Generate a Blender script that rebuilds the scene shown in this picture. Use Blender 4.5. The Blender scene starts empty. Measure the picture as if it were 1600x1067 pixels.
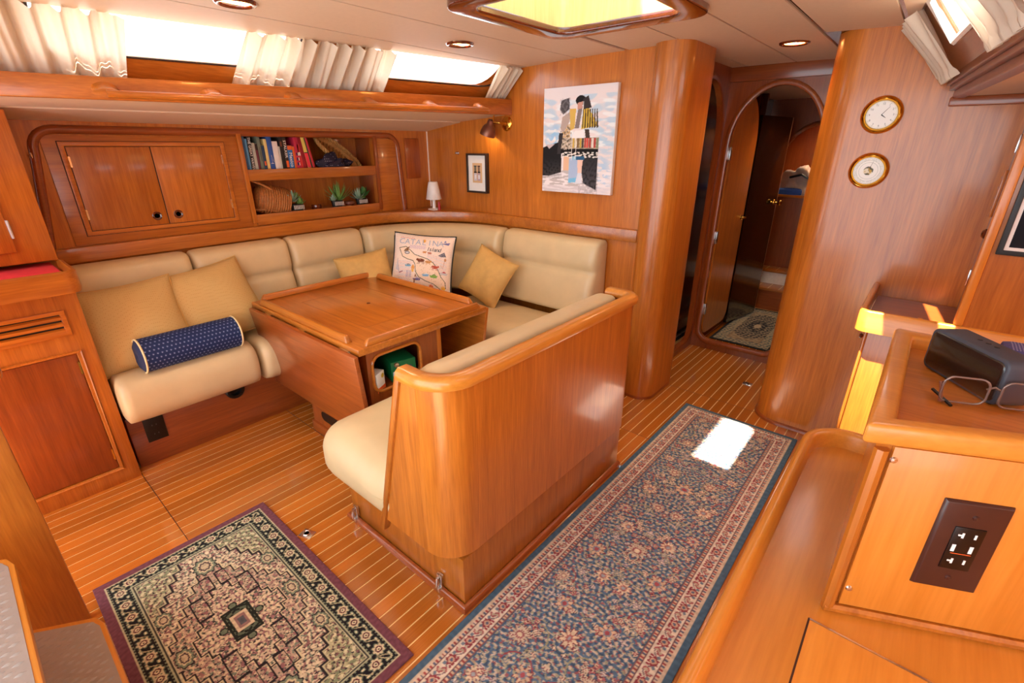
import bpy, bmesh, math, random
import numpy as np
from mathutils import Vector, Matrix
random.seed(7); RNG = np.random.RandomState(7)
SC = bpy.context.scene; COL = SC.collection
R = math.radians
# ------------------------------------------------------------------ camera
cd = bpy.data.cameras.new('camera'); cam = bpy.data.objects.new('camera', cd); COL.objects.link(cam)
cam.location = (0, 0, 1.55); cam.rotation_euler = (R(90-22.34), 0, R(40.5))
cd.sensor_width = 36; cd.lens = 741.6/1600*36; cd.clip_start = .02; cd.clip_end = 200
SC.camera = cam
# ------------------------------------------------------------------ world, sun, exposure
w = bpy.data.worlds.new('world'); SC.world = w; w.use_nodes = True
bg = w.node_tree.nodes['Background']; bg.inputs[0].default_value = (.84, .93, 1, 1); bg.inputs[1].default_value = 2.9
sd = bpy.data.lights.new('sun', 'SUN'); sd.energy = 26; sd.angle = R(.6); sd.color = (1, .93, .8)
sun = bpy.data.objects.new('sun', sd); COL.objects.link(sun)
SUNDIR = Vector((.46, .71, -2.1)).normalized()
sun.rotation_euler = SUNDIR.to_track_quat('-Z', 'Y').to_euler(); sun.location = (-3, -3, 8)
SC.view_settings.view_transform = 'Standard'; SC.view_settings.look = 'None'
SC.view_settings.exposure = 0.6; SC.view_settings.gamma = 1; SC.view_settings.use_curve_mapping = False
# ------------------------------------------------------------------ helpers: colour and materials
def lin(h):
    if isinstance(h, str):
        h = h.lstrip('#'); h = [int(h[i:i+2], 16)/255 for i in (0, 2, 4)]
    return tuple(c/12.92 if c <= .04045 else ((c+.055)/1.055)**2.4 for c in h)
def rgba(h): return lin(h)+(1,)
M = {}
def new_mat(name):
    m = bpy.data.materials.new(name); m.use_nodes = True; M[name] = m
    nt = m.node_tree; return m, nt, nt.nodes['Principled BSDF']
def N(nt, t, **k):
    n = nt.nodes.new(t)
    for a, v in k.items(): setattr(n, a, v)
    return n
def coords(nt, scale, jitter=True):
    tc = N(nt, 'ShaderNodeTexCoord'); mp = N(nt, 'ShaderNodeMapping'); mp.inputs['Scale'].default_value = scale
    if jitter:
        oi = N(nt, 'ShaderNodeObjectInfo'); mu = N(nt, 'ShaderNodeMath', operation='MULTIPLY'); mu.inputs[1].default_value = 37
        nt.links.new(oi.outputs['Random'], mu.inputs[0])
        ad = N(nt, 'ShaderNodeVectorMath', operation='ADD')
        nt.links.new(tc.outputs['Object'], ad.inputs[0]); nt.links.new(mu.outputs[0], ad.inputs[1])
        nt.links.new(ad.outputs[0], mp.inputs['Vector'])
    else: nt.links.new(tc.outputs['Object'], mp.inputs['Vector'])
    return mp
def plain(name, col, rough=.5, metal=0, coat=0, var=.06, nscale=30, bump=0, trans=0, spec=.5):
    m, nt, b = new_mat(name); c = rgba(col)
    mp = coords(nt, (1, 1, 1)); nz = N(nt, 'ShaderNodeTexNoise'); nz.inputs['Scale'].default_value = nscale; nz.inputs['Detail'].default_value = 3
    nt.links.new(mp.outputs[0], nz.inputs['Vector'])
    rp = N(nt, 'ShaderNodeValToRGB')
    rp.color_ramp.elements[0].position = .3; rp.color_ramp.elements[1].position = .7
    rp.color_ramp.elements[0].color = tuple(x*(1-var) for x in c[:3])+(1,); rp.color_ramp.elements[1].color = tuple(min(1, x*(1+var)) for x in c[:3])+(1,)
    nt.links.new(nz.outputs[0], rp.inputs[0]); nt.links.new(rp.outputs[0], b.inputs['Base Color'])
    b.inputs['Roughness'].default_value = rough; b.inputs['Metallic'].default_value = metal
    b.inputs['Coat Weight'].default_value = coat; b.inputs['Coat Roughness'].default_value = .08
    b.inputs['Specular IOR Level'].default_value = spec
    if trans: b.inputs['Transmission Weight'].default_value = trans
    if bump:
        bp = N(nt, 'ShaderNodeBump'); bp.inputs['Strength'].default_value = bump; bp.inputs['Distance'].default_value = .002
        nt.links.new(nz.outputs[0], bp.inputs['Height']); nt.links.new(bp.outputs[0], b.inputs['Normal'])
    return m
def wood(name, c1, c2, axis='z', rough=.32, coat=.5, rnd=.12, fig=1.0):
    m, nt, b = new_mat(name)
    s = {'x': (1.1, 20, 20), 'y': (20, 1.1, 20), 'z': (20, 20, 1.1)}[axis]
    mp = coords(nt, s)
    nz = N(nt, 'ShaderNodeTexNoise'); nz.inputs['Scale'].default_value = 1.6*fig; nz.inputs['Detail'].default_value = 5; nz.inputs['Distortion'].default_value = .6
    nt.links.new(mp.outputs[0], nz.inputs['Vector'])
    mp2 = coords(nt, tuple(v*9 for v in s)); n2 = N(nt, 'ShaderNodeTexNoise'); n2.inputs['Scale'].default_value = 1; n2.inputs['Detail'].default_value = 2
    nt.links.new(mp2.outputs[0], n2.inputs['Vector'])
    mx = N(nt, 'ShaderNodeMath', operation='MULTIPLY_ADD'); mx.inputs[1].default_value = .42; nt.links.new(n2.outputs[0], mx.inputs[0])
    ml = N(nt, 'ShaderNodeMath', operation='MULTIPLY'); ml.inputs[1].default_value = .58; nt.links.new(nz.outputs[0], ml.inputs[0]); nt.links.new(ml.outputs[0], mx.inputs[2])
    rp = N(nt, 'ShaderNodeValToRGB'); rp.color_ramp.elements[0].position = .3; rp.color_ramp.elements[1].position = .7
    rp.color_ramp.elements[0].color = rgba(c2); rp.color_ramp.elements[1].color = rgba(c1)
    nt.links.new(mx.outputs[0], rp.inputs[0])
    hs = N(nt, 'ShaderNodeHueSaturation'); oi = N(nt, 'ShaderNodeObjectInfo')
    mr = N(nt, 'ShaderNodeMapRange'); mr.inputs['To Min'].default_value = 1-rnd; mr.inputs['To Max'].default_value = 1+rnd
    nt.links.new(oi.outputs['Random'], mr.inputs['Value']); nt.links.new(mr.outputs[0], hs.inputs['Value']); nt.links.new(rp.outputs[0], hs.inputs['Color'])
    nt.links.new(hs.outputs[0], b.inputs['Base Color'])
    b.inputs['Roughness'].default_value = rough; b.inputs['Coat Weight'].default_value = coat; b.inputs['Coat Roughness'].default_value = .12
    return m
def vcol(name, rough=.9, coat=0, bump=0, nscale=400, sheen=0):
    m, nt, b = new_mat(name)
    at = N(nt, 'ShaderNodeVertexColor'); at.layer_name = 'print'
    nt.links.new(at.outputs[0], b.inputs['Base Color']); b.inputs['Roughness'].default_value = rough; b.inputs['Coat Weight'].default_value = coat
    b.inputs['Specular IOR Level'].default_value = .25
    mp = coords(nt, (1, 1, 1), False); nz = N(nt, 'ShaderNodeTexNoise'); nz.inputs['Scale'].default_value = nscale
    nt.links.new(mp.outputs[0], nz.inputs['Vector'])
    if bump:
        bp = N(nt, 'ShaderNodeBump'); bp.inputs['Strength'].default_value = bump; bp.inputs['Distance'].default_value = .003
        nt.links.new(nz.outputs[0], bp.inputs['Height']); nt.links.new(bp.outputs[0], b.inputs['Normal'])
    return m
def dots(name, c1, c2, scale, thr=.3, rough=.8):
    "fabric with a regular small dot"
    m, nt, b = new_mat(name); mp = coords(nt, (1, 1, 1), False)
    vo = N(nt, 'ShaderNodeTexVoronoi'); vo.inputs['Scale'].default_value = scale; vo.inputs['Randomness'].default_value = .12
    nt.links.new(mp.outputs[0], vo.inputs['Vector'])
    rp = N(nt, 'ShaderNodeValToRGB'); rp.color_ramp.elements[0].position = thr-.05; rp.color_ramp.elements[1].position = thr+.05
    rp.color_ramp.elements[0].color = rgba(c2); rp.color_ramp.elements[1].color = rgba(c1)
    nt.links.new(vo.outputs['Distance'], rp.inputs[0]); nt.links.new(rp.outputs[0], b.inputs['Base Color']); b.inputs['Roughness'].default_value = rough
    return m
def emit(name, col, strength):
    m, nt, b = new_mat(name); b.inputs['Base Color'].default_value = rgba(col)
    b.inputs['Emission Color'].default_value = rgba(col); b.inputs['Emission Strength'].default_value = strength
    return m
def glass(name, tint=(1, 1, 1), gl=.07):
    m, nt, b = new_mat(name); nt.nodes.remove(b)
    t = N(nt, 'ShaderNodeBsdfTransparent'); t.inputs[0].default_value = tint+(1,)
    g = N(nt, 'ShaderNodeBsdfGlossy'); g.inputs['Roughness'].default_value = .03
    x = N(nt, 'ShaderNodeMixShader'); x.inputs[0].default_value = gl
    nt.links.new(t.outputs[0], x.inputs[1]); nt.links.new(g.outputs[0], x.inputs[2]); nt.links.new(x.outputs[0], nt.nodes['Material Output'].inputs[0])
    return m
def cloth_thin(name, col):
    "curtain cloth that lets some light through"
    m, nt, b = new_mat(name)
    d = N(nt, 'ShaderNodeBsdfTranslucent'); d.inputs[0].default_value = rgba(col)
    mp = coords(nt, (1, 1, 1)); nz = N(nt, 'ShaderNodeTexNoise'); nz.inputs['Scale'].default_value = 60
    nt.links.new(mp.outputs[0], nz.inputs['Vector'])
    rp = N(nt, 'ShaderNodeValToRGB'); c = rgba(col); rp.color_ramp.elements[0].color = tuple(v*.93 for v in c[:3])+(1,); rp.color_ramp.elements[1].color = c
    nt.links.new(nz.outputs[0], rp.inputs[0]); nt.links.new(rp.outputs[0], b.inputs['Base Color']); b.inputs['Roughness'].default_value = .9
    x = N(nt, 'ShaderNodeMixShader'); x.inputs[0].default_value = .35
    nt.links.new(b.outputs[0], x.inputs[1]); nt.links.new(d.outputs[0], x.inputs[2]); nt.links.new(x.outputs[0], nt.nodes['Material Output'].inputs[0])
    return m
W1, W2 = '#ca7828', '#9e5414'
wood('teak_z', W1, W2, 'z'); wood('teak_x', W1, W2, 'x'); wood('teak_y', W1, W2, 'y')
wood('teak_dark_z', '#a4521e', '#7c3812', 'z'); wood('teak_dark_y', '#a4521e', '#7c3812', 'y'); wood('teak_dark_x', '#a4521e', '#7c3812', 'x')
wood('light_y', '#de9238', '#c67a26', 'y', rough=.35); wood('light_x', '#de9238', '#c67a26', 'x', rough=.35); wood('light_z', '#d88632', '#c0701e', 'z', rough=.35); wood('maple_z', '#f2d494', '#e6c078', 'z', rough=.3)
wood('plank', '#cc7c2c', '#a2541c', 'y', rough=.16, coat=.9, rnd=.2)
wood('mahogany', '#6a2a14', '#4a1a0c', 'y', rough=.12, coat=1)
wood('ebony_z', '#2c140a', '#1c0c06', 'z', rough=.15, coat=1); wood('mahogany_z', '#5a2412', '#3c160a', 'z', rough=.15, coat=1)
plain('holly', '#f2cc84', .3, coat=.6)
plain('seam', '#3a180a', .6)
plain('leather', '#d0b88e', .42, var=.05, nscale=9, bump=.05, coat=.1)
plain('vinyl', '#d9c2aa', .55, var=.02, nscale=50)
plain('gold_cloth_plain', '#c9a05c', .75, var=.07, nscale=25)
dots('gold_cloth', '#c6a468', '#b08c50', 120, .22)
dots('blue_cloth', '#1c2a52', '#8f97b4', 62, .2)
plain('blue_plain', '#1a264c', .8); plain('cord_cream', '#e8d2a0', .7)
plain('black_plastic', '#0c0b0b', .35); plain('brown_plastic', '#3a1c18', .3, coat=.3); plain('dark_slot', '#0a0404', .3)
plain('white_plastic', '#efeae6', .4); plain('steel', '#d8d8d8', .22, metal=1, var=.03); plain('brass', '#e0b050', .16, metal=1, var=.04)
plain('copper', '#8a5a48', .38, metal=.8); plain('red_cloth', '#e03848', .8); plain('red_gloss', '#b0182c', .3)
plain('paper', '#f0ece6', .7, var=.02); plain('black_frame', '#191614', .45); plain('brown_frame', '#33231c', .5)
plain('grey_mat', '#958880', .4, coat=.3); plain('wicker', '#b07038', .6, nscale=90, var=.25, bump=.5); plain('wicker_pale', '#c09050', .6, nscale=90, var=.25, bump=.5)
plain('leaf_green', '#6f9a4c', .5, var=.2, nscale=60); plain('leaf_grey', '#86a58c', .5, var=.15, nscale=60); plain('leaf_dark', '#3e7038', .5, var=.2, nscale=60)
plain('green_box', '#0f6b3c', .45); plain('orange', '#e8642a', .5); plain('blue_bag', '#1f46b0', .35, var=.2, nscale=20); plain('yellow', '#f0cc30', .5)
plain('white_paint', '#efe6dc', .4); plain('speaker_cloth', '#120e10', .25, coat=.6); plain('speaker_body', '#3a3c46', .55)
plain('grey_metal', '#5a5a5e', .4, metal=.6); plain('bronze_frame', '#8c7a74', .25, metal=.6)
plain('tan_base', '#7a4632', .5)
cloth_thin('curtain', '#f2e6d2'); glass('pane'); glass('lens_glass', gl=.1)
emit('lamp_glow', '#ffdca0', 9); emit('cabin_glow', '#ff9a50', 2.2)
vcol('rug', .95, bump=.25, nscale=500); vcol('print', .75); vcol('canvas', .8, bump=.15, nscale=700); vcol('dial', .35)
# ------------------------------------------------------------------ helpers: mesh building
class MB:
    def __init__(s): s.v = []; s.f = []
    def add(s, vs, fs):
        o = len(s.v); s.v += [tuple(map(float, p)) for p in vs]; s.f += [tuple(i+o for i in f) for f in fs]; return s
    def addbm(s, bm):
        bm.verts.index_update(); s.add([v.co[:] for v in bm.verts], [[v.index for v in f.verts] for f in bm.faces]); bm.free(); return s
    def box(s, x0, x1, y0, y1, z0, z1, b=0, seg=2):
        bm = bmesh.new(); bmesh.ops.create_cube(bm, size=1)
        for v in bm.verts: v.co = Vector(((x0+x1)/2+v.co.x*(x1-x0), (y0+y1)/2+v.co.y*(y1-y0), (z0+z1)/2+v.co.z*(z1-z0)))
        if b: bmesh.ops.bevel(bm, geom=bm.edges[:], offset=b, segments=seg, profile=.5, affect='EDGES')
        return s.addbm(bm)
    def hexa(s, p, b=0, seg=2):
        "eight corners: bottom 4 ccw then top 4"
        bm = bmesh.new(); vs = [bm.verts.new(q) for q in p]
        for f in ((3, 2, 1, 0), (4, 5, 6, 7), (0, 1, 5, 4), (1, 2, 6, 5), (2, 3, 7, 6), (3, 0, 4, 7)): bm.faces.new([vs[i] for i in f])
        bmesh.ops.recalc_face_normals(bm, faces=bm.faces[:])
        if b: bmesh.ops.bevel(bm, geom=bm.edges[:], offset=b, segments=seg, profile=.5, affect='EDGES')
        return s.addbm(bm)
    def prism(s, poly, a, c, axis='z', b=0, seg=2, hole=None):
        "polygon (list of 2D) extruded along an axis between a and c; a hole polygon is optional"
        mp = {'z': lambda p, h: (p[0], p[1], h), 'x': lambda p, h: (h, p[0], p[1]), 'y': lambda p, h: (p[0], h, p[1])}[axis]
        bm = bmesh.new()
        if hole is None:
            lo = [bm.verts.new(mp(p, a)) for p in poly]; f = bm.faces.new(lo)
            r = bmesh.ops.extrude_face_region(bm, geom=[f])
            d = Vector(mp((0, 0), c))-Vector(mp((0, 0), a))
            bmesh.ops.translate(bm, vec=d, verts=[e for e in r['geom'] if isinstance(e, bmesh.types.BMVert)])
        else:
            es = []
            for pl in (poly, hole):
                vs = [bm.verts.new(mp(p, a)) for p in pl]
                es += [bm.edges.new((vs[i], vs[(i+1) % len(vs)])) for i in range(len(vs))]
            bmesh.ops.triangle_fill(bm, use_beauty=True, use_dissolve=False, edges=es)
            fs = bm.faces[:]
            r = bmesh.ops.extrude_face_region(bm, geom=fs)
            d = Vector(mp((0, 0), c))-Vector(mp((0, 0), a))
            bmesh.ops.translate(bm, vec=d, verts=[e for e in r['geom'] if isinstance(e, bmesh.types.BMVert)])
        bmesh.ops.recalc_face_normals(bm, faces=bm.faces[:])
        if b:
            es = [e for e in bm.edges if len(e.link_faces) == 2 and e.calc_face_angle(0) > .6]
            bmesh.ops.bevel(bm, geom=es, offset=b, segments=seg, profile=.5, affect='EDGES')
        return s.addbm(bm)
    def sweep(s, prof, path, closed=False, up=(0, 0, 1)):
        "profile (a = sideways right of travel, b = up) along a 3D path"
        P = [Vector(p) for p in path]; n = len(P); U = Vector(up); rings = []
        for i, p in enumerate(P):
            if closed: t0, t1 = p-P[i-1], P[(i+1) % n]-p
            else: t0 = p-P[max(i-1, 0)] if i else P[1]-p; t1 = P[i+1]-p if i < n-1 else t0
            t0.normalize(); t1.normalize(); t = (t0+t1).normalized()
            sd = t.cross(U).normalized(); k = 1/max(.5, math.sqrt(max(.01, (1+t0.dot(t1))/2))); u2 = sd.cross(t)
            rings.append([p+sd*a*k+u2*b for a, b in prof])
        m = len(prof); vs = [q for r in rings for q in r]; fs = []
        for i in range(n if closed else n-1):
            j = (i+1) % n
            for k in range(m): fs.append((i*m+k, i*m+(k+1) % m, j*m+(k+1) % m, j*m+k))
        if not closed: fs.append(tuple(range(m-1, -1, -1))); fs.append(tuple((n-1)*m+k for k in range(m)))
        bm = bmesh.new(); bv = [bm.verts.new(q) for q in vs]
        for f in fs: bm.faces.new([bv[i] for i in f])
        bmesh.ops.recalc_face_normals(bm, faces=bm.faces[:])
        return s.addbm(bm)
    def tube(s, path, r, seg=10, closed=False):
        P = [Vector(p) for p in path]; n = len(P); rr = r if isinstance(r, (list, tuple)) else [r]*n
        vs = []; fs = []; ref = Vector((.3, .5, .81))
        for i, p in enumerate(P):
            a = P[i-1] if (i or closed) else p; b = P[(i+1) % n] if (i < n-1 or closed) else p
            t = (b-a).normalized(); sd = t.cross(ref)
            if sd.length < .1: sd = t.cross(Vector((1, 0, 0)))
            sd.normalize(); u = t.cross(sd)
            vs += [p+(sd*math.cos(k*2*math.pi/seg)+u*math.sin(k*2*math.pi/seg))*rr[i] for k in range(seg)]
        for i in range(n if closed else n-1):
            j = (i+1) % n
            for k in range(seg): fs.append((i*seg+k, i*seg+(k+1) % seg, j*seg+(k+1) % seg, j*seg+k))
        if not closed: fs.append(tuple(range(seg-1, -1, -1))); fs.append(tuple((n-1)*seg+k for k in range(seg)))
        return s.add(vs, fs)
    def lathe(s, prof, mat=None, seg=28, caps=True):
        "profile (r, h) turned about z; mat places it"
        mat = mat or Matrix(); vs = []; fs = []; n = len(prof)
        for r, h in prof: vs += [mat @ Vector((r*math.cos(k*2*math.pi/seg), r*math.sin(k*2*math.pi/seg), h)) for k in range(seg)]
        for i in range(n-1):
            for k in range(seg): fs.append((i*seg+k, i*seg+(k+1) % seg, (i+1)*seg+(k+1) % seg, (i+1)*seg+k))
        if caps and prof[0][0] > 1e-6: fs.append(tuple(range(seg-1, -1, -1)))
        if caps and prof[-1][0] > 1e-6: fs.append(tuple((n-1)*seg+k for k in range(seg)))
        return s.add(vs, fs)
    def rbox(s, dim, r=.03, n=(8, 8, 8), puff=(0, 0, 0), fn=None):
        "rounded padded box centred on the origin, fn maps an Nx3 array into place"
        hx, hy, hz = [d/2 for d in dim]; h = np.array([hx, hy, hz]); rr = np.minimum(np.array(r), h*.98)
        def lin1(k, m):  # denser near the ends
            t = np.linspace(-1, 1, m+1); return np.sign(t)*(1-(1-np.abs(t))**1.5)
        for ax in range(3):
            a, b = [(1, 2), (2, 0), (0, 1)][ax]
            ta, tb = lin1(a, n[a]), lin1(b, n[b])
            for sg in (-1, 1):
                A, B = np.meshgrid(ta, tb, indexing='ij')
                p = np.zeros(A.shape+(3,)); p[..., a] = A*h[a]; p[..., b] = B*h[b]; p[..., ax] = sg*h[ax]
                p = p.reshape(-1, 3); inner = np.clip(p, -(h-rr), h-rr); d = p-inner
                ln = np.linalg.norm(d/rr, axis=1, keepdims=True); q = inner+d/np.maximum(ln, 1e-9)
                q[:, ax] += sg*puff[ax]*((1-A**2)*(1-B**2)).reshape(-1)
                if fn is not None: q = fn(q)
                na, nb = len(ta), len(tb); fs = []
                for i in range(na-1):
                    for j in range(nb-1):
                        f = (i*nb+j, (i+1)*nb+j, (i+1)*nb+j+1, i*nb+j+1); fs.append(f if sg > 0 else f[::-1])
                s.add(q, fs)
        return s
    def weld(s, d=1e-4):
        bm = bmesh.new(); bv = [bm.verts.new(q) for q in s.v]
        for f in s.f:
            try: bm.faces.new([bv[i] for i in f])
            except ValueError: pass
        bmesh.ops.remove_doubles(bm, verts=bm.verts[:], dist=d); bmesh.ops.recalc_face_normals(bm, faces=bm.faces[:])
        s.v = []; s.f = []; return s.addbm(bm)
def frame_mat(loc, zdir, xhint=(0, 0, 1)):
    z = Vector(zdir).normalized(); x = Vector(xhint); x = (x-z*x.dot(z)).normalized(); y = z.cross(x)
    m = Matrix((x, y, z)).transposed().to_4x4(); m.translation = Vector(loc); return m
def arc(cx, cy, r, a0, a1, n=8, ry=None):
    ry = ry or r
    return [(cx+r*math.cos(R(a0+(a1-a0)*i/n)), cy+ry*math.sin(R(a0+(a1-a0)*i/n))) for i in range(n+1)]
def rrect(x0, x1, y0, y1, r, n=6):
    return arc(x1-r, y1-r, r, 0, 90, n)+arc(x0+r, y1-r, r, 90, 180, n)+arc(x0+r, y0+r, r, 180, 270, n)+arc(x1-r, y0+r, r, 270, 360, n)
def tag(o, label=None, cat=None, group=None, kind=None):
    for k, v in (('label', label), ('category', cat), ('group', group), ('kind', kind)):
        if v: o[k] = v
    return o
def attach(o, p):
    if p is not None:
        o.parent = p; o.matrix_parent_inverse = WM[p.name].inverted()
WM = {}
def mesh_obj(name, me, loc, parent):
    o = bpy.data.objects.new(name, me); COL.objects.link(o); o.location = loc; WM[o.name] = Matrix.Translation(loc); attach(o, parent); return o
def obj(name, mb, mat, parent=None, angle=40, label=None, cat=None, group=None, kind=None):
    if isinstance(mb, MB):
        V = np.array(mb.v); lo, hi = V.min(0), V.max(0); c = np.array([(lo[0]+hi[0])/2, (lo[1]+hi[1])/2, lo[2]])
        me = bpy.data.meshes.new(name); me.from_pydata((V-c).tolist(), [], mb.f); me.update()
        me.polygons.foreach_set('use_smooth', [True]*len(me.polygons)); me.set_sharp_from_angle(angle=R(angle))
        me.materials.append(M[mat])
    o = mesh_obj(name, me, Vector(c), parent); tag(o, label, cat, group, kind); return o
def thing(name, label, cat, loc, group=None, kind=None):
    o = bpy.data.objects.new(name, None); COL.objects.link(o); o.location = loc; o.empty_display_size = .05; WM[o.name] = Matrix.Translation(loc)
    tag(o, label, cat, group, kind); return o
def copy_tree(root, delta, label=None, group=None):
    r = root.copy(); COL.objects.link(r); r.location = root.location+Vector(delta); WM[r.name] = Matrix.Translation(r.location)
    if label: r['label'] = label
    if group: r['group'] = group
    def kids(a, b):
        for ch in [o for o in COL.objects if o.parent == a]:
            c = ch.copy(); COL.objects.link(c); c.parent = b; kids(ch, c)
    kids(root, r); return r
def text_mesh(body, size, mat4, mat, parent, name='lettering', ext=.0004, align='CENTER', shear=0, sx=1):
    cu = bpy.data.curves.new('t', 'FONT'); cu.body = body; cu.size = size; cu.extrude = ext; cu.align_x = align; cu.align_y = 'CENTER'; cu.shear = shear; cu.resolution_u = 3
    t = bpy.data.objects.new('t', cu); COL.objects.link(t); bpy.context.view_layer.update()
    me = bpy.data.meshes.new_from_object(t.evaluated_get(bpy.context.evaluated_depsgraph_get()))
    bpy.data.objects.remove(t); me.name = name
    me.transform(Matrix.Diagonal((sx, 1, 1, 1))); rot = mat4.to_3x3().to_4x4(); me.transform(rot); me.materials.clear(); me.materials.append(M[mat])
    return mesh_obj(name, me, mat4.translation, parent)
# ------------------------------------------------------------------ helpers: painted surfaces (flat print, weave)
class Cv:
    def __init__(s, w, h, col):
        s.w, s.h = w, h; s.a = np.zeros((h, w, 3)); s.a[:] = lin(col)
        s.X, s.Y = np.meshgrid((np.arange(w)+.5)/w, (np.arange(h)+.5)/h)
    def put(s, m, col, al=1.0):
        c = np.array(lin(col)) if not isinstance(col, np.ndarray) else col
        m = (m*al)[..., None]; s.a = s.a*(1-m)+c*m
    def rect(s, x0, x1, y0, y1, col, al=1): s.put(((s.X >= x0) & (s.X <= x1) & (s.Y >= y0) & (s.Y <= y1)).astype(float), col, al)
    def poly(s, P, col, al=1):
        m = np.zeros(s.X.shape, bool); n = len(P)
        for i in range(n):
            x0, y0 = P[i]; x1, y1 = P[(i+1) % n]
            if y0 == y1: continue
            c = (s.Y > min(y0, y1)) & (s.Y <= max(y0, y1)) & (s.X < x0+(s.Y-y0)*(x1-x0)/(y1-y0)); m ^= c
        s.put(m.astype(float), col, al)
    def ell(s, cx, cy, rx, ry, col, al=1, rot=0):
        dx, dy = s.X-cx, s.Y-cy; c, q = math.cos(rot), math.sin(rot)
        s.put((((dx*c+dy*q)/rx)**2+((-dx*q+dy*c)/ry)**2 <= 1).astype(float), col, al)
    def line(s, P, wd, col, asp=1, al=1):
        for (x0, y0), (x1, y1) in zip(P[:-1], P[1:]):
            ax, ay, bx, by = x0*asp, y0, x1*asp, y1; px, py = s.X*asp-ax, s.Y-ay; dx, dy = bx-ax, by-ay
            t = np.clip((px*dx+py*dy)/max(1e-9, dx*dx+dy*dy), 0, 1)
            s.put((np.hypot(px-t*dx, py-t*dy) < wd/2).astype(float), col, al)
def blur_noise(h, w, k, seed=0, kx=None):
    "smooth organic random field, about evenly spread over 0..1, blob size about k pixels"
    kx = kx or k; r = np.random.RandomState(seed+100); Y, X = np.mgrid[0:h, 0:w]; s_ = np.zeros((h, w)); n = 18
    for i in range(n):
        a = r.rand()*2*math.pi; f = 2*math.pi/(3.4*r.uniform(.7, 1.4)); s_ += np.cos(f*(math.cos(a)*X/kx+math.sin(a)*Y/k)+r.rand()*7)
    s_ /= math.sqrt(n/2); return .5*(1+np.tanh(.83*s_))
def painted(name, img, P0, U, V, mat, parent=None, thick=0, pos=None, **tags):
    "grid coloured vertex by vertex: P0 corner, U and V edge vectors; pos(u,v)->Nx3 for curved ones; thick gives it an edge"
    h, w = img.shape[:2]; u, v = np.meshgrid(np.linspace(0, 1, w), np.linspace(0, 1, h)); P0, U, V = map(lambda q: np.array(q, float), (P0, U, V))
    P = pos(u, v) if pos else P0+u[..., None]*U+v[..., None]*V
    c = np.concatenate([img, np.ones((h, w, 1))], 2)
    if thick:
        nrm = np.cross(U, V); nrm /= np.linalg.norm(nrm)
        P = np.pad(P, ((1, 1), (1, 1), (0, 0)), 'edge'); c = np.pad(c, ((1, 1), (1, 1), (0, 0)), 'edge')
        e = np.zeros(P.shape[:2], bool); e[0] = e[-1] = True; e[:, 0] = e[:, -1] = True; P[e] -= nrm*thick; h += 2; w += 2
    Vx = P.reshape(-1, 3); lo, hi = Vx.min(0), Vx.max(0); ctr = np.array([(lo[0]+hi[0])/2, (lo[1]+hi[1])/2, lo[2]])
    k = np.arange(h*w).reshape(h, w); F = np.stack([k[:-1, :-1], k[:-1, 1:], k[1:, 1:], k[1:, :-1]], -1).reshape(-1, 4)
    if thick: F = np.vstack([F, [[k[0, 0], k[-1, 0], k[-1, -1], k[0, -1]]]])
    me = bpy.data.meshes.new(name); me.vertices.add(h*w); me.vertices.foreach_set('co', (Vx-ctr).ravel())
    me.loops.add(F.size); me.loops.foreach_set('vertex_index', F.ravel().astype(np.int32))
    me.polygons.add(len(F)); me.polygons.foreach_set('loop_start', np.arange(0, F.size, 4, dtype=np.int32)); me.update(calc_edges=True)
    at = me.color_attributes.new('print', 'FLOAT_COLOR', 'POINT'); at.data.foreach_set('color', c.reshape(-1, 4).ravel().astype(np.float32))
    me.materials.append(M[mat]); me.validate()
    if pos: me.polygons.foreach_set('use_smooth', [True]*len(me.polygons))
    o = mesh_obj(name, me, Vector(ctr), parent); tag(o, **tags); return o
# ------------------------------------------------------------------ structure
def cz(x): return 2.045-.02*(x+1.2)**2
def Xe(y): return -2.27-.119*(2.77-y)          # port edge of the ceiling
def Xs(y): return -.235+.119*(2.93-y)          # starboard edge of the ceiling
def Bx(y): return -2.33-.119*(2.73-y)          # front of the port beam
def S(o): o['kind'] = 'structure'; return o
# floor: light caulking bed with the planks laid in it
fl = S(obj('floor', MB().box(-3.3, 1.3, -1.0, 5.7, -.06, -.002), 'holly'))
pm = MB().box(-.5, .5, -.5, .5, -.012, 0); pme = bpy.data.meshes.new('plank'); pme.from_pydata(pm.v, [], pm.f); pme.materials.append(M['plank'])
PW = .054; x = -2.80
def plank(x0, x1, y0, y1):
    o = bpy.data.objects.new('plank', pme); COL.objects.link(o); o.scale = (x1-x0, y1-y0, 1); o.location = ((x0+x1)/2, (y0+y1)/2, 0)
    WM[o.name] = Matrix.Translation(o.location); attach(o, fl)
while x < 1.2:
    x1 = x+PW-.006; xm = (x+x1)/2
    if xm > -.09:
        plank(x, x1, 1.186, 2.386); x += PW; continue
    cuts = [-.62, .283, 1.066, 2.262, 2.98]
    for y0, y1 in zip(cuts[:-1], cuts[1:]):
        if -1.62 < xm < -.94 and y0 == 1.066: plank(x, x1, 1.93, y1-.003); continue
        if xm < -1.35 and y0 == 2.262: continue
        if xm < -2.76 and y1 < .3: continue
        if xm > -.30 and y0 < 0: continue
        if xm > -.86 and xm < -.30 and y0 < 1.9: continue   # under the long rug
        if xm < -1.35 and y0 == 1.066: plank(x, x1, y0, 2.06); continue
        plank(x, x1, y0, (y1 if xm < -.42 else min(y1, 2.90))-.003)
    if -1.27 < xm < -.5: plank(x, x1, 2.98, 3.8)
    if -1.27 < xm < -.5: plank(x, x1, 3.83, 5.2)
    x += PW
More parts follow.
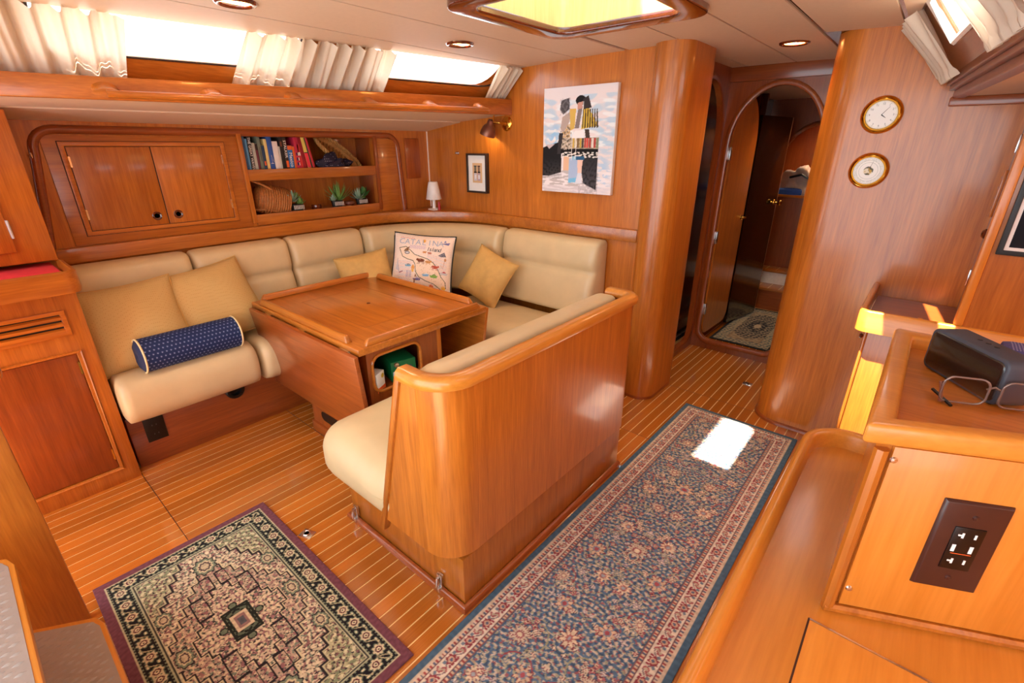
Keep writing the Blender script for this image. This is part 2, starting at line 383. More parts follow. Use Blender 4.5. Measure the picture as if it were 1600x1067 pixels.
for y in (.2815, 1.0645, 2.2605, 2.9785):
    a, b = (-2.8, -.3) if y < 2 else (-1.3, -.3)
    obj('seam_strip', MB().box(a, b, y-.0015, y+.0015, -.004, -.0004), 'seam', fl)
# ceiling: dark wooden grounds with proud vinyl panels
def slab(mb, x0, x1, y0, y1, lo, hi, nx=6, ny=2):
    f0 = x0 if callable(x0) else (lambda y: x0); f1 = x1 if callable(x1) else (lambda y: x1)
    vs = []; fs = []
    for k, dz in enumerate((lo, hi)):
        for j in range(ny+1):
            y = y0+(y1-y0)*j/ny
            for i in range(nx+1):
                xx = f0(y)+(f1(y)-f0(y))*i/nx; vs.append((xx, y, cz(xx)+dz))
    n = (nx+1)*(ny+1); I = lambda i, j, k: k*n+j*(nx+1)+i
    for j in range(ny):
        for i in range(nx):
            fs.append((I(i, j, 0), I(i, j+1, 0), I(i+1, j+1, 0), I(i+1, j, 0))); fs.append((I(i, j, 1), I(i+1, j, 1), I(i+1, j+1, 1), I(i, j+1, 1)))
    for i in range(nx): fs.append((I(i, 0, 0), I(i+1, 0, 0), I(i+1, 0, 1), I(i, 0, 1))); fs.append((I(i, ny, 0), I(i, ny, 1), I(i+1, ny, 1), I(i+1, ny, 0)))
    for j in range(ny): fs.append((I(0, j, 0), I(0, j, 1), I(0, j+1, 1), I(0, j+1, 0))); fs.append((I(nx, j, 0), I(nx, j+1, 0), I(nx, j+1, 1), I(nx, j, 1)))
    mb.add(vs, fs)
cm = MB(); A0 = -.77
slab(cm, Xe, -1.5, A0, 2.76, .006, .05); slab(cm, -1.5, -.88, A0, 1.46, .006, .05); slab(cm, -1.5, -.88, 2.11, 3.82, .006, .05)
slab(cm, -.88, -.45, A0, 3.82, .006, .05); slab(cm, -.45, -.27, A0, 1.76, .006, .05); slab(cm, -.45, -.27, 2.02, 3.1, .006, .05); slab(cm, -.27, Xs, A0, 3.1, .006, .05)
ce = S(obj('ceiling', cm, 'mahogany'))
g = .005; xs = [-2.212, -1.823, -1.485, -1.165, -.868, -.575, -.262]
def cp(x0, x1, y0, y1):
    m = MB(); slab(m, x0, x1, y0, y1, 0, .0065, 4); obj('ceiling_panel', m, 'vinyl', ce)
cp(lambda y: Xe(y)+.012, lambda y: max(xs[0]-g, Xe(y)+.02), A0, 2.73); cp(xs[0]+g, xs[1]-g, A0, 2.73); cp(xs[1]+g, xs[2]-g-.02, A0, 2.73)
cp(xs[2]+g, xs[3]-g, A0, 1.46); cp(xs[2]+g, xs[3]-g, 2.11, 2.73); cp(-1.3, xs[3]-g, 2.735, 3.8)
cp(xs[3]+g, xs[4]-g, A0, 1.46); cp(xs[3]+g, xs[4]-g, 2.11, 3.8)
cp(xs[4]+g, xs[5]-2*g, A0, 3.8)
cp(xs[5]+2*g, -.45, A0, 2.9); cp(-.45, xs[6]-2*g, A0, 1.76); cp(-.45, xs[6]-2*g, 2.02, 2.9)
cp(xs[6]+2*g, lambda y: Xs(y)-.01, A0, 2.9)
# big deck hatch
ha = S(thing('window_3', None, None, (-1.19, 1.785, 2.0)))
obj('hatch_frame', MB().prism(rrect(-1.565, -.815, 1.40, 2.17, .10), 2.018, 2.048, 'z', hole=rrect(-1.475, -.905, 1.49, 2.08, .06), b=.007, seg=3), 'mahogany', ha)
obj('hatch_well', MB().prism(rrect(-1.52, -.86, 1.445, 2.125, .07), 2.03, 2.27, 'z', hole=rrect(-1.49, -.89, 1.475, 2.095, .06)), 'maple_z', ha)
obj('hatch_rim', MB().prism(rrect(-1.56, -.82, 1.405, 2.165, .08), 2.27, 2.30, 'z', hole=rrect(-1.485, -.895, 1.48, 2.09, .06)), 'grey_metal', ha)
obj('pane', MB().box(-1.49, -.89, 1.475, 2.095, 2.285, 2.291), 'pane', ha)
S(obj('trim_sun_boom', MB().tube([(-1.745, y, 4.0) for y in (-4, -1, 2, 5)], .225, 20), 'white_paint', label='added unseen boom above the deck that shapes the sun patch'))  # added out of view, blocks part of the sun through the hatch
ps = S(thing('window_4', None, None, (-.36, 1.79, 2.0)))  # added unseen ceiling opening, lets sun onto the starboard fiddle rail
obj('hatch_frame', MB().prism(rrect(-.47, -.25, 1.74, 2.04, .03), 2.015, 2.05, "z", hole=rrect(-.44, -.28, 1.78, 2.00, .02), b=.005), 'mahogany', ps)
obj('pane', MB().box(-.45, -.27, 1.76, 2.02, 2.095, 2.10), 'pane', ps)
# port side: lower hull lining with the shelf opening
S(obj('wall_port', MB().prism([(-.62, 0), (2.74, 0), (2.74, 1.70), (-.62, 1.70)], -3.27, -3.235, 'x', hole=[(1.29, 1.125), (1.29, 1.605), (2.205, 1.605), (2.205, 1.125)]), 'teak_z'))
S(obj('wall_forward', MB().prism([(-3.27, 0), (-1.2, 0), (-1.2, 2.06), (-2.28, 2.06), (-2.50, 1.80), (-3.27, 1.68)], 2.73, 2.765, 'y'), 'teak_z'))
# soffit under the side deck
def so(name, xa, xb, za, zb, mat, th=.012, y0=-.62, y1=2.73):
    m = MB(); P = []
    for f in (0, th):
        P += [(xa(y0), y0, za(y0)+f), (xb(y0), y0, zb(y0)+f), (xb(y1), y1, zb(y1)+f), (xa(y1), y1, za(y1)+f)]
    m.hexa(P); return obj(name, m, mat)
zbb = lambda y: 1.714+.0121*y; zbt = lambda y: 1.793+.019*y; Xm = lambda y: -2.84-.045*(2.73-y); zm = lambda y: 1.70+.008*y
s1 = S(so('ceiling_2', lambda y: Xm(y)+.004, lambda y: Bx(y)-.03, zm, lambda y: zbb(y)+.004, 'vinyl'))
s2 = S(so('ceiling_3', lambda y: -3.235, lambda y: Xm(y)-.004, lambda y: 1.662, lambda y: zm(y)-.006, 'vinyl'))
S(so('trim_1', lambda y: Xm(y)-.006, lambda y: Xm(y)+.006, lambda y: zm(y)+.002, lambda y: zm(y)+.002, 'white_paint'))
bmz = MB(); P = []
for zf in (zbb, zbt):
    for y, dx in ((-.62, 0), (-.62, -.03), (2.73, -.03), (2.73, 0)): P.append((Bx(y)+dx, y, zf(y)))
S(obj('trim_2', bmz.hexa(P, b=.006), 'teak_y', label='varnished wooden beam carrying the handrail below the port windows'))
S(so('trim_3', lambda y: Bx(y)-.16, lambda y: Bx(y)-.03, lambda y: zbt(y)-.02, lambda y: zbt(y)-.02, 'teak_y'))
# cabin side with two windows
def cs(y, t, off=0):
    zb = zbt(y)-.03; zt = cz(Xe(y))+.03; return (Xe(y)-(1-t)*.20+.01+off*.75, y, zb+(zt-zb)*t-off*.65)
def cquad(mb, y0, y1, t0, t1, o0=-.02, o1=0):
    mb.hexa([cs(y0, t0, o0), cs(y1, t0, o0), cs(y1, t0, o1), cs(y0, t0, o1), cs(y0, t1, o0), cs(y1, t1, o0), cs(y1, t1, o1), cs(y0, t1, o1)])
wm = MB(); WI = ((.40, 1.34), (1.70, 2.60)); TB = .40
cquad(wm, -.75, 2.73, 0, TB)
for a, b in ((-.75, WI[0][0]), (WI[0][1], WI[1][0]), (WI[1][1], 2.73)): cquad(wm, a, b, TB, 1)
S(obj('wall_port_2', wm, 'teak_y'))
em = MB(); em.hexa([(Xe(y)-dx, y, cz(Xe(y))+dz) for dz in (.03, .06) for y, dx in ((-.8, .125), (-.8, -.01), (2.76, -.01), (2.76, .125))]); S(obj('trim_sun_eave', em, 'white_paint'))  # added eave outside the port windows, keeps direct sun out of the saloon
for i, (a, b) in enumerate(WI):
    wn = S(thing('window_%d' % (i+1), None, None, cs((a+b)/2, .5)))
    m = MB(); path = [cs(a+.05, TB, .004)]
    pts = []
    for yy, tt in rrect(a, b, TB+.02, 1.12, .12, 6): pts.append(cs(a+(yy-a), tt, .003))
    m.tube(pts, .005, 8, closed=True); obj('window_frame', m, 'brown_frame', wn)
    m = MB(); m.add([cs(a, TB, -.008), cs(b, TB, -.008), cs(b, 1, -.008), cs(a, 1, -.008)], [(0, 1, 2, 3)]); obj('pane', m, 'pane', wn)
    # wooden fillets that round the corners of the opening
    for y0, sg in ((a, 1), (b, -1)):
        m = MB(); k = 6; r = .16 if (i == 1 and sg < 0) else .09
        ptsA = [cs(y0+sg*r*(1-math.sin(R(90*j/k))), TB+(r/.09)*.30*(1-math.cos(R(90*j/k))), .001) for j in range(k+1)]
        m.add([cs(y0, TB, .001)]+ptsA, [(0, j+1, j+2) for j in range(k)]); m.add([cs(y0, TB, -.018)]+[tuple(np.array(q)-np.array((.014, 0, -.012))) for q in ptsA], [(0, j+2, j+1) for j in range(k)])
        obj('corner_fillet', m, 'teak_y', wn)
S(obj('trim_15', MB().box(-3.236, -3.229, 2.723, 2.731, 1.08, 1.66), 'white_paint'))
# pillar and passage
def loop(poly, z): return [(p[0], p[1], z) for p in poly]
pil = rrect(-1.315, -1.10, 2.635, 3.09, .10, 8)
S(obj('wall_pillar', MB().prism(pil, 0, cz(-1.2)+.01, 'z'), 'teak_z', angle=30))
S(obj('baseboard_pillar', MB().sweep([(-.001, 0), (.012, 0), (.011, .014), (-.001, .02)], loop(pil[::-1], 0), closed=True), 'teak_dark_y'))
def archp(c, h, z0, zs, zt, rb=.11, n=10):
    return [(c-h+rb, z0)][:0]+arc(c+h-rb, z0+rb, rb, 270, 360, 5)+[(c+h*math.cos(R(a)), zs+(zt-zs)*math.sin(R(a))) for a in np.linspace(0, 180, 2*n+1)]+arc(c-h+rb, z0+rb, rb, 180, 270, 5)
def archframe(mb, c, h, z0, zs, zt, at, axis, rb=.11, w=.034, d=.016):
    inn = archp(c, h-w, z0+w, zs, zt-w, rb-w*.6); out = archp(c, h, z0, zs, zt, rb); mid = archp(c, h-w/2, z0+w/2, zs, zt-w/2, rb-w*.3); n = len(inn)
    mp = (lambda p, q: (p[0], q, p[1])) if axis == 'y' else (lambda p, q: (q, p[0], p[1]))
    vs = []; fs = []
    for ring, off in ((inn, .03), (inn, -d*.5), (mid, -d), (out, -d*.4), (out, .0)): vs += [mp(p, at+off*(1 if axis == 'y' else -1)) for p in ring]
    for k in range(4):
        for i in range(n): fs.append((k*n+i, k*n+(i+1) % n, (k+1)*n+(i+1) % n, (k+1)*n+i))
    mb.add(vs, fs); return mb.weld()
DH = dict(c=-.925, h=.315, z0=.045, zs=1.56, zt=1.955)
S(obj('wall_forward_2', MB().prism([(-1.3, 0), (-.45, 0), (-.45, 2.05), (-1.3, 2.05)], 3.80, 3.83, 'y', hole=archp(-.925, .29, .07, 1.56, 1.93, .09)), 'teak_dark_z'))
S(obj('trim_4', archframe(MB(), at=3.80, axis='y', **DH), 'teak_dark_z', angle=60))
S(obj('trim_5', MB().box(-1.26, -.5, 3.775, 3.80, 1.955, 2.045, .004), 'teak_dark_x'))
SH = dict(c=3.45, h=.315, z0=.04, zs=1.60, zt=1.985)
S(obj('wall_passage_port', MB().prism([(3.05, 0), (3.80, 0), (3.80, 2.05), (3.05, 2.05)], -1.29, -1.26, 'x', hole=archp(3.45, .29, .065, 1.60, 1.96, .09)), 'teak_dark_z'))
S(obj('trim_6', archframe(MB(), at=-1.26, axis='x', **SH), 'teak_dark_z', angle=60))
# starboard bulkhead with its big rounded corner
st = [(.62, 2.90)]+[(p[0], p[1]) for p in arc(-.38, 3.05, .15, 270, 180, 10)]+[(-.53, 3.8)]
sw = MB().prism(st+[(-.49, 3.8), (-.49, 3.1), (-.36, 2.95), (.62, 2.95)], 0, 1.80, 'z'); sw.prism([(-.235, 2.90)]+st[1:]+[(-.49, 3.8), (-.49, 3.1), (-.36, 2.95), (-.235, 2.95)], 1.80, 2.04, 'z'); sw.prism([(-.235, 1.80), (-.045, 1.80), (-.22, 2.03), (-.235, 2.04)], 2.90, 2.95, 'y')
S(obj('wall_starboard_forward', sw, 'teak_z', angle=30))
S(obj('baseboard_starboard', MB().sweep([(-.012, 0), (.001, 0), (.001, .022), (-.010, .014)], [(p[0], p[1], 0) for p in st]), 'teak_dark_y'))
# starboard cabin side, beam and soffit
def ss(y, t): zt = cz(Xs(y))+.01; return (Xs(y)+(1-t)*.175, y, 1.80+(zt-1.80)*t)
def squad(mb, y0, y1, t0, t1, th=.02):
    P = [ss(y0, t0), ss(y1, t0), ss(y1, t1), ss(y0, t1)]; mb.hexa([P[0], P[1], P[2], P[3]]+[(p[0]+th, p[1], p[2]+th*.5) for p in P])
sm = MB(); squad(sm, -.55, 2.9, -.05, .40); squad(sm, 2.50, 2.9, .4, 1); squad(sm, 1.2, 1.75, .3, 1); squad(sm, -.55, .6, .3, 1)
S(obj('wall_starboard_side', sm, 'teak_dark_y'))
wn = S(thing('window_5', None, None, ss(2.2, .5)))
m = MB(); pts = [ss(y, t) for y, t in ((1.75, .4), (2.50, .4), (2.50, 1), (1.75, 1))]
m.tube(pts, .013, 6, closed=True); obj('window_frame', m, 'white_paint', wn)
m = MB(); m.add([(p[0]+.012, p[1], p[2]+.006) for p in pts], [(0, 1, 2, 3)]); obj('pane', m, 'pane', wn)
sb = lambda y: -.075+.119*(2.9-y)
def sbeam(mb, x0, x1, z0, z1, b=.004, y0=-.55):
    P = []
    for z in (z0, z1):
        for y, dx in ((y0, x0), (y0, x1), (2.9, x1), (2.9, x0)): P.append((sb(y)+dx, y, z))
    mb.hexa(P, b=b)
m = MB(); sbeam(m, 0, .05, 1.785, 1.818); sbeam(m, .012, .06, 1.765, 1.786); sbeam(m, .03, .07, 1.735, 1.766); S(obj('trim_7', m, 'teak_dark_y'))
m = MB(); sbeam(m, .05, .9, 1.742, 1.75, 0); S(obj('ceiling_4', m, 'vinyl'))
S(obj('trim_8', MB().box(-.05, .62, 2.878, 2.90, 1.705, 1.742, .006), 'teak_dark_x'))
# starboard outboard lining
S(obj('wall_starboard', MB().box(1.25, 1.28, -.6, 2.95, 0, 1.78), 'teak_z'))
# cabin to port seen through the side doorway
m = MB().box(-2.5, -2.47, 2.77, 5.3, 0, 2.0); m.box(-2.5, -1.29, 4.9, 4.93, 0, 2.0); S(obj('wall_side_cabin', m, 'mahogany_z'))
S(obj('ceiling_5', MB().box(-2.5, -1.29, 2.77, 4.93, 1.97, 2.0), 'vinyl'))
# forward cabin
S(obj('ceiling_6', MB().box(-1.42, -.2, 3.83, 6.4, 1.97, 2.0), 'vinyl'))
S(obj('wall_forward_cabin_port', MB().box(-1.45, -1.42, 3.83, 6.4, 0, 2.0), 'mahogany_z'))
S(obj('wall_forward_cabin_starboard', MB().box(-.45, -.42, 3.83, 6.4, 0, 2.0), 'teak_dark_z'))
nh = arc(-.93, 1.42, .33, 0, 180, 12, .34)+[(-1.26, 1.08), (-.60, 1.08)]
S(obj('wall_forward_3', MB().prism([(-1.45, 0), (-.42, 0), (-.42, 2.0), (-1.45, 2.0)], 5.60, 5.63, 'y', hole=nh), 'teak_dark_z'))
S(obj('trim_9', MB().tube([(p[0], 5.6, p[1]) for p in nh[:13]], .02, 8), 'teak_dark_z'))
m = MB().box(-1.45, -.42, 6.3, 6.33, .9, 2.0); m.box(-1.45, -.42, 5.63, 6.33, 1.05, 1.075); S(obj('wall_forward_4', m, 'teak_dark_z'))
S(obj('trim_10', MB().box(-1.26, -.60, 5.58, 5.605, 1.075, 1.10, .004), 'teak_x'))
# ------------------------------------------------------------------ ledge, panelling and lockers on the port side
fr = [(-3.205, .285), (-3.205, 1.95)]+arc(-2.45, 1.95, .755, 180, 90, 14)+[(-1.315, 2.705)]
S(obj('trim_11', MB().prism(fr+[(-1.315, 2.73), (-3.235, 2.73), (-3.235, .285)], 1.003, 1.08, 'z', b=.006), 'teak_y', label='varnished wooden ledge running round above the settee back cushions'))
# raised surround moulding
sp = [(.30, 1.08), (.365, 1.53)]+[(p[0], p[1]) for p in arc(.455, 1.535, .09, 175, 90, 6)]+[(2.325, 1.625)]+[(p[0], p[1]) for p in arc(2.335, 1.535, .09, 90, 5, 6)]+[(2.452, 1.08)]
S(obj('trim_12', MB().sweep([(-.02, 0), (.02, 0), (.017, .012), (0, .018), (-.017, .012)], [(-3.235, p[0], p[1]) for p in sp], up=(1, 0, 0)), 'teak_dark_y', angle=60))
lk = thing('wall_locker', 'two-door varnished wall locker left of the bookshelf', 'locker', (-3.23, .82, 1.1))
obj('face_panel', MB().box(-3.236, -3.226, .395, 1.262, 1.085, 1.60, .002), 'teak_y', lk)
obj('door_frame', MB().prism([(.452, 1.128), (1.186, 1.128), (1.186, 1.572), (.452, 1.572)], -3.228, -3.219, 'x', hole=[(.474, 1.148), (1.164, 1.148), (1.164, 1.551), (.474, 1.551)], b=.002), 'teak_y', lk)
obj('door_gap_shade', MB().box(-3.2262, -3.2252, .474, 1.164, 1.148, 1.551), 'seam', lk)  # dark sheet that colours shade into the gaps round the doors
obj('frame_shadow_line', MB().prism([(.449, 1.125), (1.189, 1.125), (1.189, 1.575), (.449, 1.575)], -3.2262, -3.2256, 'x', hole=[(.454, 1.13), (1.184, 1.13), (1.184, 1.57), (.454, 1.57)]), 'seam', lk)  # dark strip painted as the shadow line round the door frame
for y0, y1, yk, yh in ((.476, .8165, .768, .478), (.8195, 1.162, .870, 1.160)):
    d = obj('door', MB().box(-3.226, -3.2195, y0+.001, y1-.001, 1.151, 1.548, .0015), 'teak_z', lk)
    obj('ring_pull', MB().lathe([(.0, 0), (.014, 0), (.014, .002), (.020, .004), (.023, .002), (.023, 0)], frame_mat((-3.2205, yk, 1.197), (1, 0, 0)), 24), 'mahogany', d)
    obj('pull_cup', MB().lathe([(.0, .0012), (.013, .0012)], frame_mat((-3.2205, yk, 1.197), (1, 0, 0)), 20), 'black_plastic' if yk < .8 else 'steel', d)
    for zz in (1.23, 1.48): obj('hinge', MB().box(-3.2195, -3.217, yh-.004, yh+.004, zz-.025, zz+.025), 'steel', d)
# bookshelf
bs = thing('bookshelf', 'open two-tier wooden bookshelf recessed into the port panelling', 'bookshelf', (-3.34, 1.75, 1.1))
obj('back', MB().box(-3.475, -3.46, 1.262, 2.232, 1.10, 1.62), 'teak_z', bs)
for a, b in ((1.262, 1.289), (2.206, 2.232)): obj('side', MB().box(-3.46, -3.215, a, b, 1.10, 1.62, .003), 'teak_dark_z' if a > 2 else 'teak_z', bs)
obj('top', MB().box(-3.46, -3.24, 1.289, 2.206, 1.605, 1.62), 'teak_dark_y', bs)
for z, r0, r1 in ((1.352, 1.352, 1.418), (1.128, 1.085, 1.150)):
    sh = obj('shelf', MB().box(-3.46, -3.24, 1.289, 2.206, z, z+.012), 'teak_y', bs)
    obj('shelf_rail', MB().box(-3.24, -3.222, 1.289, 2.206, r0, r1, .003), 'teak_y', sh)
obj('face_panel', MB().box(-3.236, -3.226, 2.232, 2.405, 1.085, 1.60, .002), 'teak_y', bs)
obj('vent_plate', MB().box(-3.235, -3.222, 2.492, 2.632, 1.312, 1.608, .005), 'teak_dark_z', label='small rectangular teak vent plate on the port panelling', cat='vent plate')
# ------------------------------------------------------------------ port settee
lb = [(-3.2, .295), (-2.79, .295), (-2.79, 2.07), (-1.36, 2.07), (-1.36, 2.72), (-3.2, 2.72)]
obj('settee_base', MB().prism(lb, 0, .288, 'z', b=.003), 'teak_dark_y', label='low wooden base of the L-shaped settee behind the table', cat='settee')
def seat(name, dim, ctr, label, sag=.02, axis='x', group=None, r=.085):
    def fn(q):
        q = q.copy(); t = q[:, 0]/(dim[0]/2) if axis == 'x' else -q[:, 1]/(dim[1]/2)
        q[:, 2] += np.where(q[:, 2] > 0, -sag*np.clip(.55-t, 0, 1.6), 0); return q+np.array(ctr)
    return obj(name, MB().rbox(dim, r, (16, 14, 12), (.0, .0, .012), fn).weld(), 'leather', label=label, cat='cushion', group='cream leather seat cushions', angle=80)
seat('seat_cushion', (.51, .642, .245), (-2.895, .610, .412), 'cream leather seat cushion under the blue bolster', r=(.10, .022, .10))
seat('seat_cushion', (.52, .68, .245), (-2.89, 1.275, .412), 'cream leather seat cushion partly hidden by the table leaf', r=(.10, .03, .10))
seat('seat_cushion', (.50, .60, .20), (-2.90, 1.92, .405), 'cream leather seat cushion in the inner corner under the map pillow', r=.07)
seat('seat_cushion', (1.10, .60, .20), (-2.05, 2.31, .403), 'cream leather seat cushion along the bulkhead beside the pillar', axis='y', r=.08)
def back(name, L, fnpath, label, seg=14, top=1.0, bot=.505, lean=.10):
    H = top-bot; D = .11
    def fn(q):
        q = q.copy(); h = (q[:, 2]/H+.5); f = q[:, 0] > 0
        ft = np.clip(q[:, 0]/(D/2), 0, 1)
        roll = .028*np.sqrt(np.clip(1-((h-.80)/.20)**2, 0, 1)); low = .020*np.sqrt(np.clip(1-((h-.28)/.33)**2, 0, 1))
        crease = -.012*np.exp(-((h-.60)/.025)**2)
        q[:, 0] += ft*(roll+low+crease)-D/2+ft*lean*(1-h)*.9
        return fnpath(q[:, 1], q[:, 0], bot+h*H)
    m = MB().rbox((D, L, H), .035, (5, seg, 34), (0, 0, 0), fn).weld()
    return obj(name, m, 'leather', label=label, cat='cushion', group='cream leather back cushions', angle=80)
def pp(y0, y1): return lambda s, d, z: np.stack([-3.155+d+.035, (y0+y1)/2+s, z], 1)
back('back_cushion', .545, pp(.30, .845), 'cream leather back cushion at the locker end, behind the two gold pillows')
back('back_cushion', .556, pp(.849, 1.405), 'cream leather back cushion behind the gold pillow and table leaf')
back('back_cushion', .54, pp(1.409, 1.949), 'cream leather back cushion below the bookshelf, left of the curved one')
Rc = .70; L4 = Rc*math.pi/2+.10
def pc(s, d, z):
    u = s+L4/2; ang = np.pi-np.clip(u, 0, Rc*math.pi/2)/Rc; ex = np.clip(u-Rc*math.pi/2, 0, 1); un = np.clip(u, -1, 0)
    rr = Rc-(d+.055)
    return np.stack([-2.42+rr*np.cos(ang)+ex, 1.952+rr*np.sin(ang)+un, z], 1)
back('back_cushion', L4, pc, 'long curved cream leather back cushion in the corner below the lamp', seg=44)
back('back_cushion', .80, lambda s, d, z: np.stack([-1.913+s, 2.678-d-.05, z], 1), 'cream leather back cushion below the big painting')
# ------------------------------------------------------------------ aisle settee
ai = thing('aisle_settee', 'freestanding varnished wooden settee back with curved corner facing the aisle', 'settee', (-1.27, 1.37, 0))
obj('base', MB().box(-1.645, -.925, .822, 1.93, 0, .228, .004), 'teak_z', ai)
pth = [(-1.648, 1.93), (-1.648, .818), (-.922, .818), (-.922, 1.935)]
obj('base_moulding', MB().sweep([(0, 0), (.018, 0), (.016, .016), (.008, .024), (0, .026)], [(p[0], p[1], 0) for p in pth]), 'teak_dark_y', ai, angle=60)
def plan(z, grow=0.0):
    t = (z-.24)/(.92-.24); xi = -1.285+(-1.085+1.285)*t
    a = [(xi, .752-grow)]+[(p[0], p[1]) for p in arc(-1.02, .872, .12+grow, 270, 360, 10)]+[(p[0], p[1]) for p in arc(-.96, 1.875, .06+grow, 0, 90, 5)]+[(-1.05, 1.935+grow)]
    return a
m = MB(); zs = np.linspace(.262, .915, 6); vs = []; fs = []; n = len(plan(.5))
for grow in (0, -.026):
    for z in zs: vs += [(p[0], p[1], z) for p in plan(z, grow)]
q = len(zs)*n
for k in range(len(zs)-1):
    for i in range(n-1):
        fs.append((k*n+i, k*n+i+1, (k+1)*n+i+1, (k+1)*n+i)); fs.append((q+k*n+i, q+(k+1)*n+i, q+(k+1)*n+i+1, q+k*n+i+1))
    fs.append((k*n, (k+1)*n, q+(k+1)*n, q+k*n)); fs.append((k*n+n-1, q+k*n+n-1, q+(k+1)*n+n-1, (k+1)*n+n-1))
for k, z in ((0, 0), (len(zs)-1, 1)):
    for i in range(n-1): fs.append((k*n+i, q+k*n+i, q+k*n+i+1, k*n+i+1))
obj('back_panel', m.add(vs, fs).weld(), 'teak_z', ai, angle=50)
cp2 = [(p[0], p[1], .915) for p in plan(.915, -.013)]
prof = [(.026, -.012), (.030, .0), (.028, .018), (.016, .028), (-.016, .028), (-.03, .018), (-.03, -.004), (-.02, -.014)]
obj('cap_rail', MB().sweep(prof, cp2), 'light_y', ai, angle=60)
obj('end_trim', MB().hexa([(-1.30, .742, .20), (-1.272, .742, .20), (-1.272, .775, .20), (-1.30, .775, .20), (-1.105, .742, .915), (-1.077, .742, .915), (-1.077, .775, .915), (-1.105, .775, .915)], b=.008), 'teak_z', ai)
for xx in (-1.60, -1.045):
    lt = obj('latch', MB().box(xx-.014, xx+.014, .806, .820, .006, .088, .003), 'steel', ai)
    obj('latch_lever', MB().tube([(xx, .800, .078), (xx, .794, .05), (xx-.004, .796, .026)], [.006, .007, .005], 8), 'steel', lt)
    obj('latch_hook', MB().box(xx-.008, xx+.008, .797, .808, .004, .03, .002), 'steel', lt)
obj('floor_stud', MB().lathe([(0, .012), (.008, .012), (.012, 0)], Matrix.Translation((-.90, 1.925, 0)), 14), 'steel', ai)
def aseat(q):
    q = q.copy(); t = q[:, 0]/.27; q[:, 2] += np.where(q[:, 2] > 0, -.03*np.clip(t+.5, 0, 1.5), 0)
    return q+np.array((-1.455, 1.32, .36))
obj('seat_cushion', MB().rbox((.56, 1.17, .27), .115, (14, 20, 12), (.0, 0, .01), aseat).weld(), 'leather', label='thick cream leather seat cushion of the aisle settee, with rounded end', cat='cushion', group='cream leather seat cushions', angle=80)
def ab(q):
    q = q.copy(); h = q[:, 2]/.46+.5
    q[:, 0] += -.20*(1-h)+.0; return q+np.array((-1.02, 1.345, .70))
obj('back_cushion', MB().rbox((.13, 1.09, .47), .05, (8, 20, 12), (.012, 0, 0), ab).weld(), 'leather', label='cream leather back cushion inside the aisle settee, below its cap rail', cat='cushion', group='cream leather back cushions', angle=80)
# ------------------------------------------------------------------ drop-leaf table
tb = thing('drop_leaf_table', 'varnished drop-leaf saloon table with raised fiddle rails', 'table', (-2.2, 1.3, 0))
TX0, TX1, TY0, TY1, TZ = -2.845, -1.755, 1.015, 1.835, .72
top = obj('table_top', MB().box(TX0, TX1, TY0, TY1, TZ-.032, TZ, .003), 'teak_x', tb)
obj('lid_seam', MB().prism([(-2.62, 1.20), (-1.98, 1.20), (-1.98, 1.62), (-2.62, 1.62)], TZ, TZ+.0004, 'z', hole=[(-2.617, 1.203), (-1.983, 1.203), (-1.983, 1.617), (-2.617, 1.617)]), 'teak_dark_x', top)
obj('lid_button', MB().lathe([(0, .003), (.008, .003), (.011, 0)], Matrix.Translation((-2.31, 1.44, TZ)), 14), 'mahogany', top)
prf = lambda: None
def fiddle(x0, x1, y0, y1):
    m = MB(); b = .012
    if x1-x0 > y1-y0: ym = (y0+y1)/2; m.hexa([(x0, y0, TZ), (x1, y0, TZ), (x1, y1, TZ), (x0, y1, TZ), (x0+.02, ym-.009, TZ+.034), (x1-.02, ym-.009, TZ+.034), (x1-.02, ym+.009, TZ+.034), (x0+.02, ym+.009, TZ+.034)], b=.006)
    else: xm = (x0+x1)/2; m.hexa([(x0, y0, TZ), (x1, y0, TZ), (x1, y1, TZ), (x0, y1, TZ), (xm-.009, y0+.02, TZ+.034), (xm+.009, y0+.02, TZ+.034), (xm+.009, y1-.02, TZ+.034), (xm-.009, y1-.02, TZ+.034)], b=.006)
    obj('fiddle_rail', m, 'teak_x' if x1-x0 > y1-y0 else 'teak_y', tb)
fiddle(-2.76, -1.86, 1.022, 1.056); fiddle(-2.76, -1.85, 1.795, 1.829); fiddle(-1.796, -1.762, 1.06, 1.80); fiddle(-2.838, -2.804, 1.06, 1.80)
lf = obj('leaf', MB().hexa([(-2.80, 1.035, .225), (-1.775, 1.035, .225), (-1.775, 1.057, .225), (-2.80, 1.057, .225), (-2.80, .977, .700), (-1.735, .977, .700), (-1.735, .999, .702), (-2.80, .999, .702)], b=.003), 'teak_dark_x', tb)
for xx in (-2.62, -2.25, -1.86): obj('hinge', MB().box(xx-.035, xx+.035, .998, 1.014, .688, .699), 'steel', lf)
lf = obj('leaf', MB().hexa([(-2.80, 1.80, .225), (-1.80, 1.80, .225), (-1.80, 1.822, .225), (-2.80, 1.822, .225), (-2.80, 1.852, .70), (-1.775, 1.852, .70), (-1.775, 1.874, .70), (-2.80, 1.874, .70)], b=.003), 'teak_x', tb)
for yy, xx in ((1.62, -1.765), (1.72, -1.765)): obj('lock_stud', MB().lathe([(0, .018), (.007, .018), (.009, .01), (.005, 0)], frame_mat((xx-.03, yy, .688), (0, 0, -1)), 12), 'steel', tb)
PX0, PX1, PY0, PY1 = -2.44, -1.80, 1.075, 1.50
hol = rrect(1.10, 1.385, .455, .645, .05, 5); ho2 = rrect(1.10, 1.385, .12, .40, .04, 5)
